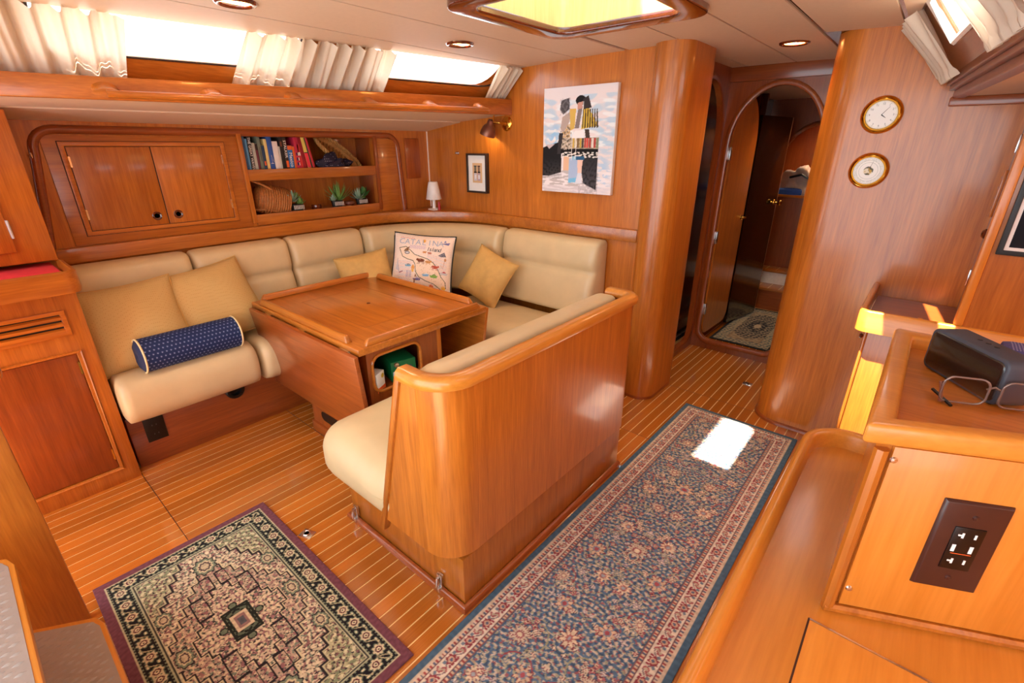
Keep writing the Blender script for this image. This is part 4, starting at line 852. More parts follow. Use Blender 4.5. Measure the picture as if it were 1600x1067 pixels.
# ------------------------------------------------------------------ rugs
def sym(a):  # mirror a quarter drawing into a whole
    b = np.concatenate([a, a[:, ::-1]], 1); return np.concatenate([b, b[::-1]], 0)
def small_rug():
    W_, H_ = 440, 250; w2, h2 = W_//2, H_//2            # quarter; u from edge to centre along x, v along y
    mm = 2.5; X, Y = np.meshgrid((np.arange(w2)+.5)*mm, (np.arange(h2)+.5)*mm)   # millimetres from the edge
    a = np.zeros((h2, w2, 3)); put = lambda m, c: a.__setitem__(m, lin(c))
    a[:] = lin('#70424c'); E = np.minimum(X, Y)
    put(E > 30, '#b8ae8c'); put(E > 35, '#1d1a1e'); put(E > 96, '#a8a888'); put(E > 101, '#3c3a36'); put(E > 104, '#b9b394')
    # border flowers: rosettes along the mid line with scrolls between
    bd = (E > 35) & (E < 96); s = np.where(X < Y, Y, X); q = E-65
    ph = (s-65) % 72-36; rr = np.hypot(ph, q*1.05); th = np.arctan2(q, ph)
    put(bd & (rr < 23+3*np.cos(8*th)), '#5f6b58'); put(bd & (rr < 19+3*np.cos(8*th)), '#c9bb98'); put(bd & (rr < 12), '#5a2c34'); put(bd & (rr < 7), '#d4c6a4'); put(bd & (rr < 3), '#1d1a1e')
    sc = np.abs(q-16*np.sin(s/72*2*math.pi)); put(bd & (rr > 24) & (sc < 3.2), '#b3aa86'); put(bd & (rr > 24) & (np.hypot(np.abs(ph)-34, np.abs(q)-15) < 6), '#7d8a70'); put(bd & (rr > 24) & (np.hypot(np.abs(ph)-34, np.abs(q)-15) < 3), '#d6c9a6')
    put(bd & ((E < 41) & ((s % 14) < 7)), '#77806a'); put(bd & ((E > 90) & ((s % 14) < 7)), '#77806a')
    f = E > 108; U = 550-X; V = 312-Y      # distance from the centre in mm
    n1, n2, n3, n4 = blur_noise(h2, w2, 2.6, 1), blur_noise(h2, w2, 2.1, 2), blur_noise(h2, w2, 2.4, 9), blur_noise(h2, w2, 1.8, 21)
    def scroll(m, grd, c1, c2, c3, ol='#3a3034'):
        "small curling motifs: islands of colour with a dark outline"
        put(m, grd); put(m & (n1 > .58), ol); put(m & (n1 > .64), c1); put(m & (n1 > .82), c3); put(m & (n2 < .30), ol); put(m & (n2 < .24), c2); put(m & (n3 > .78), c3); put(m & (n4 > .88), ol); put(m & (n3 < .18), c1)
    def grow(m, k):
        o = m.copy()
        for dx in range(-k, k+1):
            for dy in range(-k, k+1): o |= np.roll(np.roll(m, dx, 1), dy, 0)
        return o
    def ring(ins, c0, c1, k0=2, k1=4): o1 = grow(ins, k1) & f; o0 = grow(ins, k0) & f; put(o1 & ~o0, c1); put(o0 & ~ins, c0)
    st = lambda d, k: np.floor(d/k)*k
    scroll(f, '#8c6260', '#c4b496', '#7d8572', '#d6c6a6')
    fieldm = f & (st(U, 44)*.60+V < 300); cor = f & ~fieldm; scroll(cor, '#a8a27e', '#c9c19c', '#7a5654', '#7f8768'); ring(fieldm, '#2a2426', '#b7ae8a', 3, 5)
    big = f & (st(U, 40)*.66+V < 222) & (U < 330); scroll(big, '#cdb998', '#9a706c', '#747e6c', '#b39a86'); ring(big, '#2a2226', '#c9bb96')
    med = f & (st(U, 34)*.62+V < 136); scroll(med, '#95696a', '#c9b699', '#5c6456', '#d2c19f'); ring(med, '#251e22', '#d0c09c', 2, 3)
    for cu, cvv, ru, rv in ((350, 0, 40, 32), (0, 176, 34, 22), (205, 178, 30, 22)):
        th = np.arctan2(V-cvv, U-cu); r_ = np.hypot((U-cu)/ru, (V-cvv)/rv)*(1+.10*np.cos(10*th)); put(f & (r_ < 1.2), '#2c262a'); put(f & (r_ < 1.05), '#77826c'); put(f & (r_ < .8), '#cdbd98'); put(f & (r_ < .62), '#4a3a3e'); put(f & (r_ < .42), '#b9a88a')
    for cu, cvv, ru, rv in ((150, 78, 58, 24), (250, 26, 40, 18)):
        r_ = np.maximum(np.abs(U-cu)/ru, np.abs(V-cvv)/rv); put(f & (r_ < 1.0), '#251f22'); m_ = f & (r_ < .84); scroll(m_, '#d0bf9d', '#8c6060', '#7a8270', '#b39c86')
    r_ = np.maximum(st(U, 9)/64, st(V, 9)/40); put(f & (r_ < 1), '#20241f'); put(f & (r_ < .86) & (n2 > .5), '#5e6854'); put(f & (np.maximum(U/40, V/26) < 1), '#c9b595'); put(f & (np.maximum(U/30, V/18) < 1), '#8c6a66'); put(f & (np.maximum(U/18, V/9) < 1), '#55565a')
    for cu, cvv in ((0, 58), (84, 0)): put(f & (np.hypot(U-cu, V-cvv) < 15), '#1e221e'); put(f & (np.hypot(U-cu, V-cvv) < 10), '#6a745e')
    a *= (.86+.28*blur_noise(h2, w2, 2, 77))[..., None]
    return sym(a)
painted('rug', small_rug(), (-2.04, -.04, .008), (1.11, 0, 0), (0, .63, 0), 'rug', thick=.0075, label='small black and mauve medallion rug with plum edge by the companionway', cat='rug')
def stamp(a, X, Y, cx, cy, r, pet, c1, c2, c3, c0, per=1.):
    d = np.hypot(X-cx, Y-cy); th = np.arctan2(Y-cy, X-cx); rp = r*(.78+.22*np.cos(pet*th)); sl = d < r*1.25
    for lim, c in ((rp*1.16, c0), (rp, c1), (r*.52*(.85+.15*np.cos(pet*th+3)), c2), (r*.26, c3)): a[sl & (d < lim)] = lin(c)
def runner_rug(Wm=.645, Lm=3.35, mm=3.6, seed=4):
    w2 = int(Wm*1000/mm/2); H_ = int(Lm*1000/mm); X, Y = np.meshgrid((np.arange(w2)+.5)*mm, (np.arange(H_)+.5)*mm); Lmm = Lm*1000
    E = np.minimum(X, np.minimum(Y, Lmm-Y)); s = np.where(X <= np.minimum(Y, Lmm-Y), Y, X)
    a = np.zeros((H_, w2, 3)); put = lambda m, c: a.__setitem__(m, lin(c)); rs = np.random.RandomState(seed)
    a[:] = lin('#4a6478'); put(E > 26, '#c9b8a0'); put(E > 31, '#7c6a70'); put(E > 34, '#cfb8a0'); put(E > 47, '#6e4a50'); put(E > 50, '#d9ccb8')
    put(E > 96, '#6e4a50'); put(E > 99, '#cdb498'); put(E > 113, '#8a5a58'); put(E > 116, '#4d5f72')
    gd = ((E > 36) & (E < 46)) | ((E > 101) & (E < 112)); p = s % 26; put(gd & (p < 7), '#5a6074'); put(gd & (p > 12) & (p < 19), '#9c4a48')
    b = (E > 50) & (E < 96); q = E-73; ph = s % 84-42; rr = np.hypot(ph, q)
    put(b & (np.abs(q-13*np.sin(s/84*2*math.pi+1.6)) < 2.6), '#7d6a6e'); put(b & (rr < 17+3*np.cos(6*np.arctan2(q, ph))), '#8e3c44'); put(b & (rr < 11), '#c9a58c'); put(b & (rr < 6), '#5c6478')
    ph2 = (s+42) % 84-42; r2 = np.hypot(ph2/1.2, q-6*np.sign(ph2)); put(b & (r2 < 12), '#a2565a'); put(b & (r2 < 7), '#b9a890'); put(b & (np.hypot(np.abs(ph2)-20, q+10) < 6), '#6e7a88'); put(b & (np.hypot(np.abs(ph2)-24, q-12) < 4.5), '#93404a')
    f = E > 118; fld = np.zeros_like(a); fld[:] = lin('#5c768e')
    n1, n2, n3 = blur_noise(H_, w2, 1.5, 11), blur_noise(H_, w2, 1.7, 12), blur_noise(H_, w2, 1.5, 13)
    put2 = lambda m, c: fld.__setitem__(m, lin(c))
    put2(n1 > .73, '#c6baa6'); put2(n2 > .84, '#9a6064'); put2(n3 > .80, '#a2a088'); put2(n1 < .2, '#465c74')
    # curling stems
    for k in range(26):
        cy = k*130+rs.rand()*60; r0 = 40+rs.rand()*30; cx = rs.rand()*320; d = np.hypot(X-cx, Y-cy); put2((np.abs(d-r0) < 2.6) & (np.arctan2(Y-cy, X-cx) > -1.6+rs.rand()), ['#b8a68c', '#9a4f52', '#9b9a7c'][k % 3])
    for k in range(700):
        cx, cy, r0 = rs.rand()*335, rs.rand()*Lmm, 7.5+rs.rand()*10; stamp(fld, X, Y, cx, cy, r0, rs.randint(4, 7), *[('#d0c0a6', '#9c5e60', '#e0d2b8'), ('#ac686a', '#d2bea2', '#7a3c44'), ('#b4ac92', '#7d8894', '#d4c2a4'), ('#c6b8b4', '#8c7a84', '#e2d6c0')][rs.randint(4)], '#4a4654')
    for k in range(34):
        cy = (k+.5)/34*Lmm; cx = [322, 232, 160, 275, 190][k % 5]+rs.rand()*10-5; r0 = [40, 32, 27, 30, 35][k % 5]
        stamp(fld, X, Y, cx, cy, r0, [10, 8, 12][k % 3], *[('#dcc8aa', '#a86864', '#9aa0a6'), ('#d4b89a', '#868f9a', '#a8545a'), ('#cabaa2', '#9a585e', '#decfb0')][k % 3], '#823f48')
    a[f] = fld[f]; a *= (.85+.3*blur_noise(H_, w2, 2, 70))[..., None]
    return np.concatenate([a, a[:, ::-1]], 1)
painted('runner_rug', runner_rug(), (-.893, -.56, .008), (.645, 0, 0), (0, 3.35, 0), 'rug', thick=.0075, label='long blue floral runner rug along the aisle', cat='rug')
def cabin_rug(seed, w_, h_):
    Y, X = np.mgrid[0:h_, 0:w_]; a = np.zeros((h_, w_, 3)); put = lambda m, c: a.__setitem__(m, lin(c)); E = np.minimum(np.minimum(X, w_-1-X), np.minimum(Y, h_-1-Y))
    n1, n2 = blur_noise(h_, w_, 1.6, seed), blur_noise(h_, w_, 2, seed+1); a[:] = lin('#222a30'); put(E > 3, '#a89c86'); put((E > 3) & (n1 > .6), '#5f6a6a'); put(E > 17, '#8e7c68'); put((E > 19) & (n2 > .4), '#aa9a80')
    r = np.hypot((X-w_/2)/(w_*.36), (Y-h_/2)/(h_*.34)); put((r < 1) & (E > 17), '#3a3c44'); put((r < 1) & (n1 > .5), '#9a8c78'); put((r < .45) & (n2 > .45), '#2c3038'); put(r < .16, '#b6a68e')
    return a
painted('cabin_rug', cabin_rug(30, 80, 170), (-1.19, 4.05, .008), (.48, 0, 0), (0, 1.12, 0), 'rug', thick=.0075, label='beige and navy rug on the forward cabin floor', cat='rug', group='cabin rugs')
painted('cabin_rug', cabin_rug(40, 80, 150), (-1.98, 3.55, .008), (.6, 0, 0), (0, 1.08, 0), 'rug', thick=.0075, label='beige and dark rug on the side cabin floor', cat='rug', group='cabin rugs')
# floor ring pulls
def ringpull(x, y, rz, label):
    t = thing('floor_ring', label, 'ring pull', (x, y, 0)); mt = Matrix.Translation((x, y, 0)) @ Matrix.Rotation(R(rz), 4, 'Z')
    m = MB().box(-.030, .030, -.022, .022, 0, .003, .001); m.v = [tuple(mt @ Vector(p)) for p in m.v]; obj('plate', m, 'steel', t)
    m = MB().tube([(.016*math.cos(R(k))-.004, .013*math.sin(R(k)), .005) for k in range(0, 360, 30)], .003, 6, closed=True); m.v = [tuple(mt @ Vector(p)) for p in m.v]; obj('ring', m, 'steel', t)
    m = MB().lathe([(0, .0034), (.014, .0034)], mt, 16); obj('recess', m, 'grey_metal', t)
ringpull(-1.70, .628, 20, 'chrome floor ring pull beside the small rug'); ringpull(-.675, 3.345, 0, 'chrome floor ring pull in the passage floor')
# port outlet and round grille on the settee base
t = thing('power_outlet', 'black double power outlet on the settee base', 'outlet', (-2.79, .40, .11))
obj('cover_plate', MB().box(-2.79, -2.783, .358, .447, .125, .262, .002), 'black_plastic', t)
for z in (.165, .215):
    for y in (.392, .410): obj('socket_slot', MB().box(-2.7835, -2.7825, y-.002, y+.002, z-.004, z+.004), 'grey_metal', t)
obj('vent_hose', MB().lathe([(.05, 0), (.05, .03), (.044, .036), (.03, .036), (.028, .01), (0, .01)], frame_mat((-2.79, .80, .262), (1, 0, 0)), 24), 'black_plastic', label='round black vent below the seat cushions', cat='vent')
# ------------------------------------------------------------------ pillows
def pillow(name, size, T, mat4, mat, label, piping=None, n=22, img=None, pinch=.07, prad=.006):
    w_, h_ = size; k = np.linspace(-1, 1, n+1); k = np.sign(k)*(1-(1-np.abs(k))**1.35); U, V = np.meshgrid(k, k)
    def shape(U, V, sg):
        x = w_/2*U*(1-pinch*(1-V**2)); y = h_/2*V*(1-pinch*(1-U**2)); z = sg*T/2*np.power(np.clip((1-U**4)*(1-V**4), 0, 1), .55)*(1-.16*(U**2+V**2)); z = z+.006*np.sin(5*U+2*V)*np.clip((1-U**2)*(1-V**2), 0, 1)
        return np.stack([x, y, z], -1)
    def place(P): Pm = np.array(mat4); return P@Pm[:3, :3].T+Pm[:3, 3]
    m = MB()
    for sg in (1, -1):
        P = place(shape(U, V, sg)).reshape(-1, 3); fs = []
        for i in range(n):
            for j in range(n): a = i*(n+1)+j; f = (a, a+1, a+n+2, a+n+1); fs.append(f if sg > 0 else f[::-1])
        m.add(P, fs)
    t = thing(name, label, 'pillow', mat4 @ Vector((0, -h_/2, 0)), 'gold throw pillows' if name == 'throw_pillow' else None); obj('cover', m.weld(), mat, t, angle=180)
    if img is not None:
        pos = lambda u, v: place(shape((u*2-1)*.965, (v*2-1)*.965, 1)+np.array((0, 0, .0015)))
        painted('print', img, (0, 0, 0), (1, 0, 0), (0, 1, 0), 'print', t, pos=pos)
    if piping:
        s_ = np.linspace(-1, 1, 16); e = np.concatenate([np.stack([s_, -np.ones(16)], 1)[:-1], np.stack([np.ones(16), s_], 1)[:-1], np.stack([-s_, np.ones(16)], 1)[:-1], np.stack([-np.ones(16), -s_], 1)[:-1]])
        obj('piping', MB().tube(place(shape(e[:, 0], e[:, 1], 1)).tolist(), prad, 6, closed=True), piping, t, angle=180)
    return t
def pm_(loc, face, roll=0, up=(0, 0, 1)):
    z = Vector(face).normalized(); y = Vector(up); y = (y-z*y.dot(z)).normalized(); x = y.cross(z)
    m = Matrix((x, y, z)).transposed().to_4x4(); m.translation = Vector(loc); return m @ Matrix.Rotation(R(roll), 4, 'Z')
pillow('throw_pillow', (.44, .44), .16, pm_((-2.885, .470, .72), (.80, -.10, .42), 4), 'gold_cloth', 'big gold dotted pillow against the side cabinet', 'gold_cloth_plain', prad=.004)
pillow('throw_pillow', (.46, .44), .16, pm_((-2.93, .86, .735), (.80, .05, .42), 7), 'gold_cloth', 'big gold dotted pillow leaning on its twin behind the bolster', 'gold_cloth_plain', prad=.004)
# bolster
b0, b1 = Vector((-2.725, .425, .612)), Vector((-2.74, .865, .610)); ax = (b1-b0).normalized()
bo = thing('bolster', 'navy blue bolster with pale dots and cream piping', 'bolster', (-2.74, .64, .527))
mtb = frame_mat(b0, ax); cv = Cv(264, 220, '#1e2c58'); gx, gy = (cv.X*22) % 1-.5, (cv.Y*26); row = np.floor(gy); gx = (cv.X*24+.5*(row % 2)) % 1-.5; gy = gy % 1-.5
cv.put((np.hypot(gx*.8, gy) < .20).astype(float), '#4f5d8c'); cv.put((np.hypot(gx*.8, gy-.04) < .11).astype(float), '#94a0c4')
def bolpos(u, v): M4 = np.array(mtb); r_ = .0835; P = np.stack([r_*np.cos(v*2*np.pi), r_*np.sin(v*2*np.pi), u*.44], -1); return P@M4[:3, :3].T+M4[:3, 3]
painted('cover', cv.a, (0, 0, 0), (1, 0, 0), (0, 1, 0), 'print', bo, pos=bolpos)
for p, s_ in ((b0, -1), (b1, 1)):
    obj('end_cap', MB().lathe([(.081, 0), (.06, .012), (.02, .012), (0, .006)], frame_mat(p, ax*s_), 26), 'blue_plain', bo, angle=60)
    mt = frame_mat(p, ax); obj('piping', MB().tube([mt @ Vector((.084*math.cos(R(a)), .084*math.sin(R(a)), 0)) for a in range(0, 360, 12)], .0045, 6, closed=True), 'cord_cream', bo, angle=180)
pillow('throw_pillow', (.36, .36), .13, pm_((-2.86, 1.80, .70), (.75, -.35, .35), 8), 'gold_cloth_plain', 'small gold pillow left of the map pillow', 'gold_cloth_plain', prad=.003)
pillow('throw_pillow', (.36, .36), .13, pm_((-2.28, 2.40, .69), (.15, -.85, .40), -20), 'gold_cloth_plain', 'small gold pillow right of the map pillow, tilted', 'gold_cloth_plain', prad=.003)
def map_print():
    cv = Cv(240, 210, '#ecd9cc'); A = 240/210; rr = random.Random(5)
    def wav(p0, p1, c, w_=.005, n=22, am=.007): cv.line([(p0[0]+(p1[0]-p0[0])*i/n, p0[1]+(p1[1]-p0[1])*i/n+am*math.sin(i*2.1)) for i in range(n+1)], w_, c, A)
    for k in range(18): wav((.07+.03*(k % 3), .50-.021*k), (.33+.03*(k % 2), .50-.021*k), ['#c2b4c4', '#dfaea4', '#aab0c6'][k % 3])
    for k in range(14): wav((.60, .66-.018*k), (.94, .58-.02*k), ['#bfb2c8', '#dcb4a8', '#b0b4c8'][k % 3])
    for k in range(4): wav((.28, .79-.016*k), (.56, .785-.016*k), '#b99ac0', .005)
    isl = [(.10, .73), (.22, .76), (.30, .70), (.38, .63), (.48, .60), (.62, .56), (.72, .50), (.80, .40), (.86, .28), (.93, .20), (.94, .10), (.86, .06), (.74, .14), (.60, .18), (.48, .24), (.42, .33), (.40, .46), (.36, .52), (.26, .54), (.17, .58)]
    cv.poly(isl, '#efd6be'); cv.line(isl+isl[:1], .012, '#3a4a34', A)
    for k in range(40): x, y = rr.uniform(.42, .88), rr.uniform(.15, .55); cv.line([(x, y), (x+.012, y+.02)], .005, rr.choice(['#a08a5c', '#7a8a54', '#c08a6a']), A)
    def beast(x, y, s_, c, d=1):
        cv.ell(x, y, .055*s_, .030*s_, c); cv.ell(x+d*.055*s_, y+.014*s_, .022*s_, .020*s_, c)
        for q in (-.04, -.02, .025, .042): cv.line([(x+q*s_, y-.01), (x+q*s_*1.1, y-.055*s_)], .010*s_, c, A)
        cv.line([(x-d*.05*s_, y+.01), (x-d*.075*s_, y-.02*s_)], .007, c, A)
    beast(.50, .53, 1.1, '#7a4028', -1); beast(.63, .51, .8, '#c98a4a'); beast(.75, .43, .95, '#b8503c'); beast(.55, .68, .5, '#c9803c'); beast(.64, .67, .5, '#b06048', -1)
    def boat(x, y, s_, hull, deck): cv.poly([(x-.07*s_, y+.01), (x+.07*s_, y+.015), (x+.05*s_, y-.025*s_), (x-.05*s_, y-.025*s_)], hull); cv.poly([(x-.04*s_, y+.012), (x+.045*s_, y+.015), (x+.01*s_, y+.04*s_)], deck)
    boat(.90, .34, 1, '#c9c4c8', '#b8404a'); boat(.74, .27, 1, '#7fae4e', '#5c8a3a'); boat(.60, .28, .9, '#7db4d8', '#dfe8ee'); boat(.28, .43, .8, '#6aa4c4', '#8a6a4c'); boat(.45, .20, 1, '#6c66a0', '#b9b0c4')
    cv.poly([(.20, .71), (.28, .77), (.27, .69), (.18, .67)], '#7d5a3c'); cv.ell(.245, .655, .045, .028, '#5f6470'); cv.ell(.245, .655, .030, .014, '#d8d4d8')
    cv.poly([(.78, .64), (.88, .71), (.92, .63), (.84, .62)], '#6a6876'); cv.poly([(.80, .86), (.95, .89), (.93, .84)], '#6a6aa0'); cv.poly([(.84, .89), (.87, .93), (.89, .88)], '#8088b4')
    for x, y, r_, c in ((.70, .08, .038, '#e0703c'), (.90, .09, .03, '#e8b040'), (.57, .07, .026, '#8a6a4c'), (.52, .89, .024, '#e8a848')):
        for k in range(10): cv.line([(x, y), (x+1.35*r_*math.cos(k*.628), y+1.35*r_*math.sin(k*.628)*A)], .006, c, A)
        cv.ell(x, y, r_, r_*A, c)
    cv.poly([(.37, .46), (.40, .40), (.38, .33), (.35, .35), (.34, .41)], '#d99a50'); cv.ell(.37, .34, .02, .025, '#e8b850'); cv.poly([(.42, .30), (.45, .24), (.41, .24)], '#8a6446'); cv.poly([(.40, .19), (.43, .21), (.42, .12), (.40, .13)], '#8a6446')
    for k in range(5): cv.line([(.27+.018*k, .34), (.27+.018*k, .22+.01*(k % 2))], .008, '#9a94b8', A)
    cv.poly([(.08, .54), (.14, .32), (.06, .36)], '#c9c4cc'); cv.line([(.08, .55), (.13, .31)], .006, '#8a8490', A); cv.poly([(.13, .305), (.20, .33), (.20, .315), (.14, .29)], '#8a4050'); cv.ell(.91, .58, .018, .03, '#c08a60'); cv.line([(.90, .55), (.88, .42)], .008, '#b98a70', A)
    for k in range(9): cv.ell(.12+.028*k, .925+.006*math.sin(k*2), .010, .006, '#d86a60')
    for k in range(8): cv.ell(.78+.018*k, .045+.004*math.sin(k*2), .006, .005, '#c84a50')
    cv.put((blur_noise(210, 240, 2, 9) > .9).astype(float), '#d8c0b4', .5); return cv.a
mpm = pm_((-2.645, 2.12, .775), (.56, -.66, .40), -5)
mp_ = pillow('map_pillow', (.44, .43), .15, mpm, 'paper', 'embroidered island map pillow with black piping in the settee corner', 'black_frame', img=map_print(), pinch=.06, prad=.0065)
def on_pillow(u, v): # point on the front of the map pillow
    w_, h_, T = .44, .43, .15; x = w_/2*u*(1-.06*(1-v**2)); y = h_/2*v*(1-.06*(1-u**2)); z = T/2*max(0, (1-u**4)*(1-v**4))**.55*(1-.16*(u*u+v*v))+.006*math.sin(5*u+2*v)*(1-u*u)*(1-v*v)
    return mpm @ Matrix.Translation((x, y, z+.004)) @ Matrix.Rotation(R(-22*v), 4, 'X') @ Matrix.Rotation(R(16*u), 4, 'Y')
plain('thread_blue', '#a2aec4', .8); plain('thread_dark', '#48505c', .8)
for i, c in enumerate('CATALINA'): text_mesh(c, .058, on_pillow(-.70+.185*i, .68), 'thread_blue', mp_)
for i, c in enumerate('Island'): text_mesh(c, .042, on_pillow(.20+.075*i, .46), 'thread_dark', mp_, shear=.2)
# ------------------------------------------------------------------ things on the bulkhead and ledge
pt = thing('canvas_painting', 'large unframed painting of a pier house over water on the bulkhead', 'painting', (-1.774, 2.73, 1.27))
obj('canvas', MB().box(-2.035, -1.512, 2.698, 2.729, 1.272, 1.886, .002), 'paper', pt)
def pier():
    cv = Cv(170, 200, '#e9e2e4'); n = lambda k, s, kx=None: blur_noise(200, 170, k*.6, s, kx*.6 if kx else None)
    P = lambda *q: [(x, 1-y) for x, y in q]
    # sky washes
    m = n(9, 1, 22); cv.put(np.clip((m-.42)*3, 0, 1)*((cv.Y > .42) & (cv.Y < .92)), '#b9d6ea', .8); m = n(6, 2, 20); cv.put(np.clip((m-.6)*4, 0, 1)*((cv.Y > .45) & (cv.Y < .88)), '#eef4f8', .9)
    cv.put(np.clip(1-np.hypot((cv.X-.16)/.13, (cv.Y-.52)/.16), 0, 1)**.5*(n(8, 3) > .35), '#8cc6ee', .9); cv.put(np.clip(1-np.hypot((cv.X-.88)/.14, (cv.Y-.2)/.3), 0, 1)*(n(5, 4, 16) > .42), '#8cc4ea', .8); cv.put(np.clip(1-np.hypot((cv.X-.9)/.16, (cv.Y-.5)/.25), 0, 1)*(n(4, 5, 18) > .52), '#a9cfe6', .8)
    # water foreground
    cv.put((cv.Y < .22).astype(float)*(cv.X < .82), '#b4aeb0', .8); cv.put(((cv.Y < .24) & (n(3, 6, 16) > .58)).astype(float), '#efeaee', .9); cv.put(((cv.Y < .07)).astype(float), '#ddd6dc', .6)
    # dark piers
    cv.poly(P((0, .56), (.07, .54), (.28, .50), (.29, .80), (.10, .84), (.0, .84)), '#1f1d20'); cv.put(((cv.X < .30) & (cv.Y < .36) & (cv.Y > .13)).astype(float)*np.clip((.34-cv.Y)*4, 0, 1)*(n(4, 8) > .3), '#6e696c', .3); cv.poly(P((.05, .53), (.10, .57), (.18, .525)), '#cfc0c4')
    cv.poly(P((.60, .60), (.80, .60), (.80, .96), (.62, .90), (.57, .74)), '#2c2a2e'); cv.put(((cv.X > .55) & (cv.X < .82) & (cv.Y < .34)).astype(float)*np.clip((.36-cv.Y)*4, 0, 1)*(n(4, 9) > .35), '#6c6870', .3)
    cv.poly(P((.40, .66), (.60, .66), (.57, .86), (.40, .88)), '#a9bede'); cv.poly(P((.40, .86), (.57, .84), (.57, .89), (.40, .90)), '#79bfe6'); cv.poly(P((.32, .62), (.40, .62), (.40, .78), (.32, .78)), '#e5bc9c'); cv.poly(P((.52, .66), (.60, .66), (.585, .78), (.60, .90), (.50, .91), (.53, .80)), '#ecc9ba'); cv.poly(P((.53, .80), (.585, .80), (.60, .90), (.50, .91)), '#dfe0ea')
    # deck, shop front
    cv.rect(.27, .80, .385, .43, '#171517'); cv.rect(.30, .80, .355, .385, '#2a2624'); cv.put(((n(2, 11, 5) > .58) & (cv.X > .3) & (cv.X < .8) & (cv.Y > .345) & (cv.Y < .40)).astype(float), '#e8e2dc'); cv.rect(.44, .62, .325, .36, '#2f5e84'); cv.rect(.44, .50, .325, .36, '#9cc8e0')
    cv.rect(.27, .80, .43, .535, '#b9aa94'); cv.put(((n(3, 12, 6) > .5) & (cv.X > .27) & (cv.X < .8) & (cv.Y > .43) & (cv.Y < .535)).astype(float), '#5e5648', .5)
    for i, c in enumerate(('#d9b45c', '#e9dcc0', '#8a6a3c', '#c9a84c', '#4c4038', '#b9403c', '#d8504a', '#b03a38', '#e8d8d0', '#b9403c', '#7d8a70')): cv.rect(.44+i*.033, .463+i*.033, .44, .53, c)
    cv.rect(.28, .40, .535, .66, '#c8a878'); cv.put(((n(3, 13) > .5) & (cv.X > .26) & (cv.X < .42) & (cv.Y > .42) & (cv.Y < .68)).astype(float), '#e6dccf', .6); cv.put(((n(4, 14) > .72) & (cv.X > .26) & (cv.X < .42) & (cv.Y > .42) & (cv.Y < .64)).astype(float), '#3c3230', .7); cv.poly(P((.24, .42), (.30, .42), (.27, .62), (.22, .62)), '#3a3638')
    cv.poly(P((.28, .27), (.40, .22), (.38, .32), (.30, .42), (.26, .38)), '#b9a8a0'); cv.poly(P((.26, .12), (.37, .10), (.38, .20), (.29, .25), (.24, .20)), '#4e4c50'); cv.put(((n(4, 15) > .62) & (cv.X > .24) & (cv.X < .39) & (cv.Y > .74) & (cv.Y < .9)).astype(float), '#8e8c92', .35); cv.poly(P((.38, .20), (.47, .20), (.46, .38), (.40, .40)), '#dcb860')
    cv.poly(P((.47, .40), (.58, .40), (.60, .47), (.42, .47)), '#f2f0f2'); cv.poly(P((.60, .39), (.66, .39), (.68, .47), (.62, .47)), '#4a3c34'); cv.poly(P((.50, .20), (.56, .18), (.52, .38), (.46, .38)), '#8a7c78')
    # striped awning and dark hood
    tri = P((.56, .20), (.64, .20), (.78, .36), (.55, .39)); cv.poly(tri, '#d8b84c')
    for i in range(7): x = .565+i*.03; cv.poly(P((x, .21), (x+.013, .21), (x+.013+i*.004, .375), (x+i*.002, .38)), '#4a3a28')
    cv.ell(.53, .87, .07, .045, '#1c1a1c'); cv.poly(P((.56, .12), (.63, .09), (.68, .20), (.57, .21)), '#3a3436'); cv.poly(P((.49, .15), (.56, .14), (.55, .20), (.49, .21)), '#d09a8a')
    for q in (((.57, .14), (.55, .38)), ((.54, .40), (.48, .48)), ((.50, .50), (.48, .66)), ((.43, .40), (.43, .68))): cv.line([(x, 1-y) for x, y in q], .006, '#f4f0ec')
    return cv.a
painted('painted_face', pier(), (-2.034, 2.6970, 1.273), (.521, 0, 0), (0, 0, .612), 'canvas', pt)
sf = thing('small_framed_print', 'small black framed print with wide white mat on the bulkhead', 'picture', (-2.65, 2.73, 1.22))
obj('frame', MB().prism([(-2.762, 1.222), (-2.552, 1.222), (-2.552, 1.502), (-2.762, 1.502)], 2.696, 2.729, 'y', hole=[(-2.748, 1.236), (-2.566, 1.236), (-2.566, 1.488), (-2.748, 1.488)], b=.002), 'brown_frame', sf)
obj('mat_board', MB().box(-2.75, -2.564, 2.708, 2.722, 1.234, 1.490), 'paper', sf)
cv = Cv(40, 60, '#dcb68a')
for x0, c, c2 in ((.16, '#3a4a4a', '#c8ccd8'), (.52, '#4a2a34', '#c0a4b4')): cv.rect(x0, x0+.28, .12, .48, c2); cv.rect(x0+.06, x0+.22, .2, .4, '#e9e6ea'); cv.rect(x0, x0+.28, .50, .56, '#241c24'); cv.rect(x0+.02, x0+.26, .56, .84, c, .55); cv.rect(x0+.10, x0+.16, .56, .86, c); cv.rect(x0, x0+.28, .82, .87, c)
painted('print', cv.a, (-2.705, 2.7075, 1.295), (.10, 0, 0), (0, 0, .14), 'print', sf)
wl = thing('wall_lamp', 'copper bell-shaped reading lamp on a brass wall plate', 'lamp', (-2.375, 2.73, 1.69))
obj('wall_plate', MB().lathe([(.047, 0), (.047, .005), (.035, .012), (.015, .016), (.012, .03), (0, .032)], frame_mat((-2.375, 2.73, 1.695), (0, -1, 0)), 28), 'brass', wl, angle=60)
obj('arm', MB().tube([(-2.375, 2.70, 1.695), (-2.39, 2.665, 1.70), (-2.425, 2.655, 1.703), (-2.447, 2.652, 1.70)], .008, 8), 'brass', wl); obj('switch_stem', MB().tube([(-2.432, 2.648, 1.712), (-2.424, 2.648, 1.752)], .005, 8), 'brass', wl)
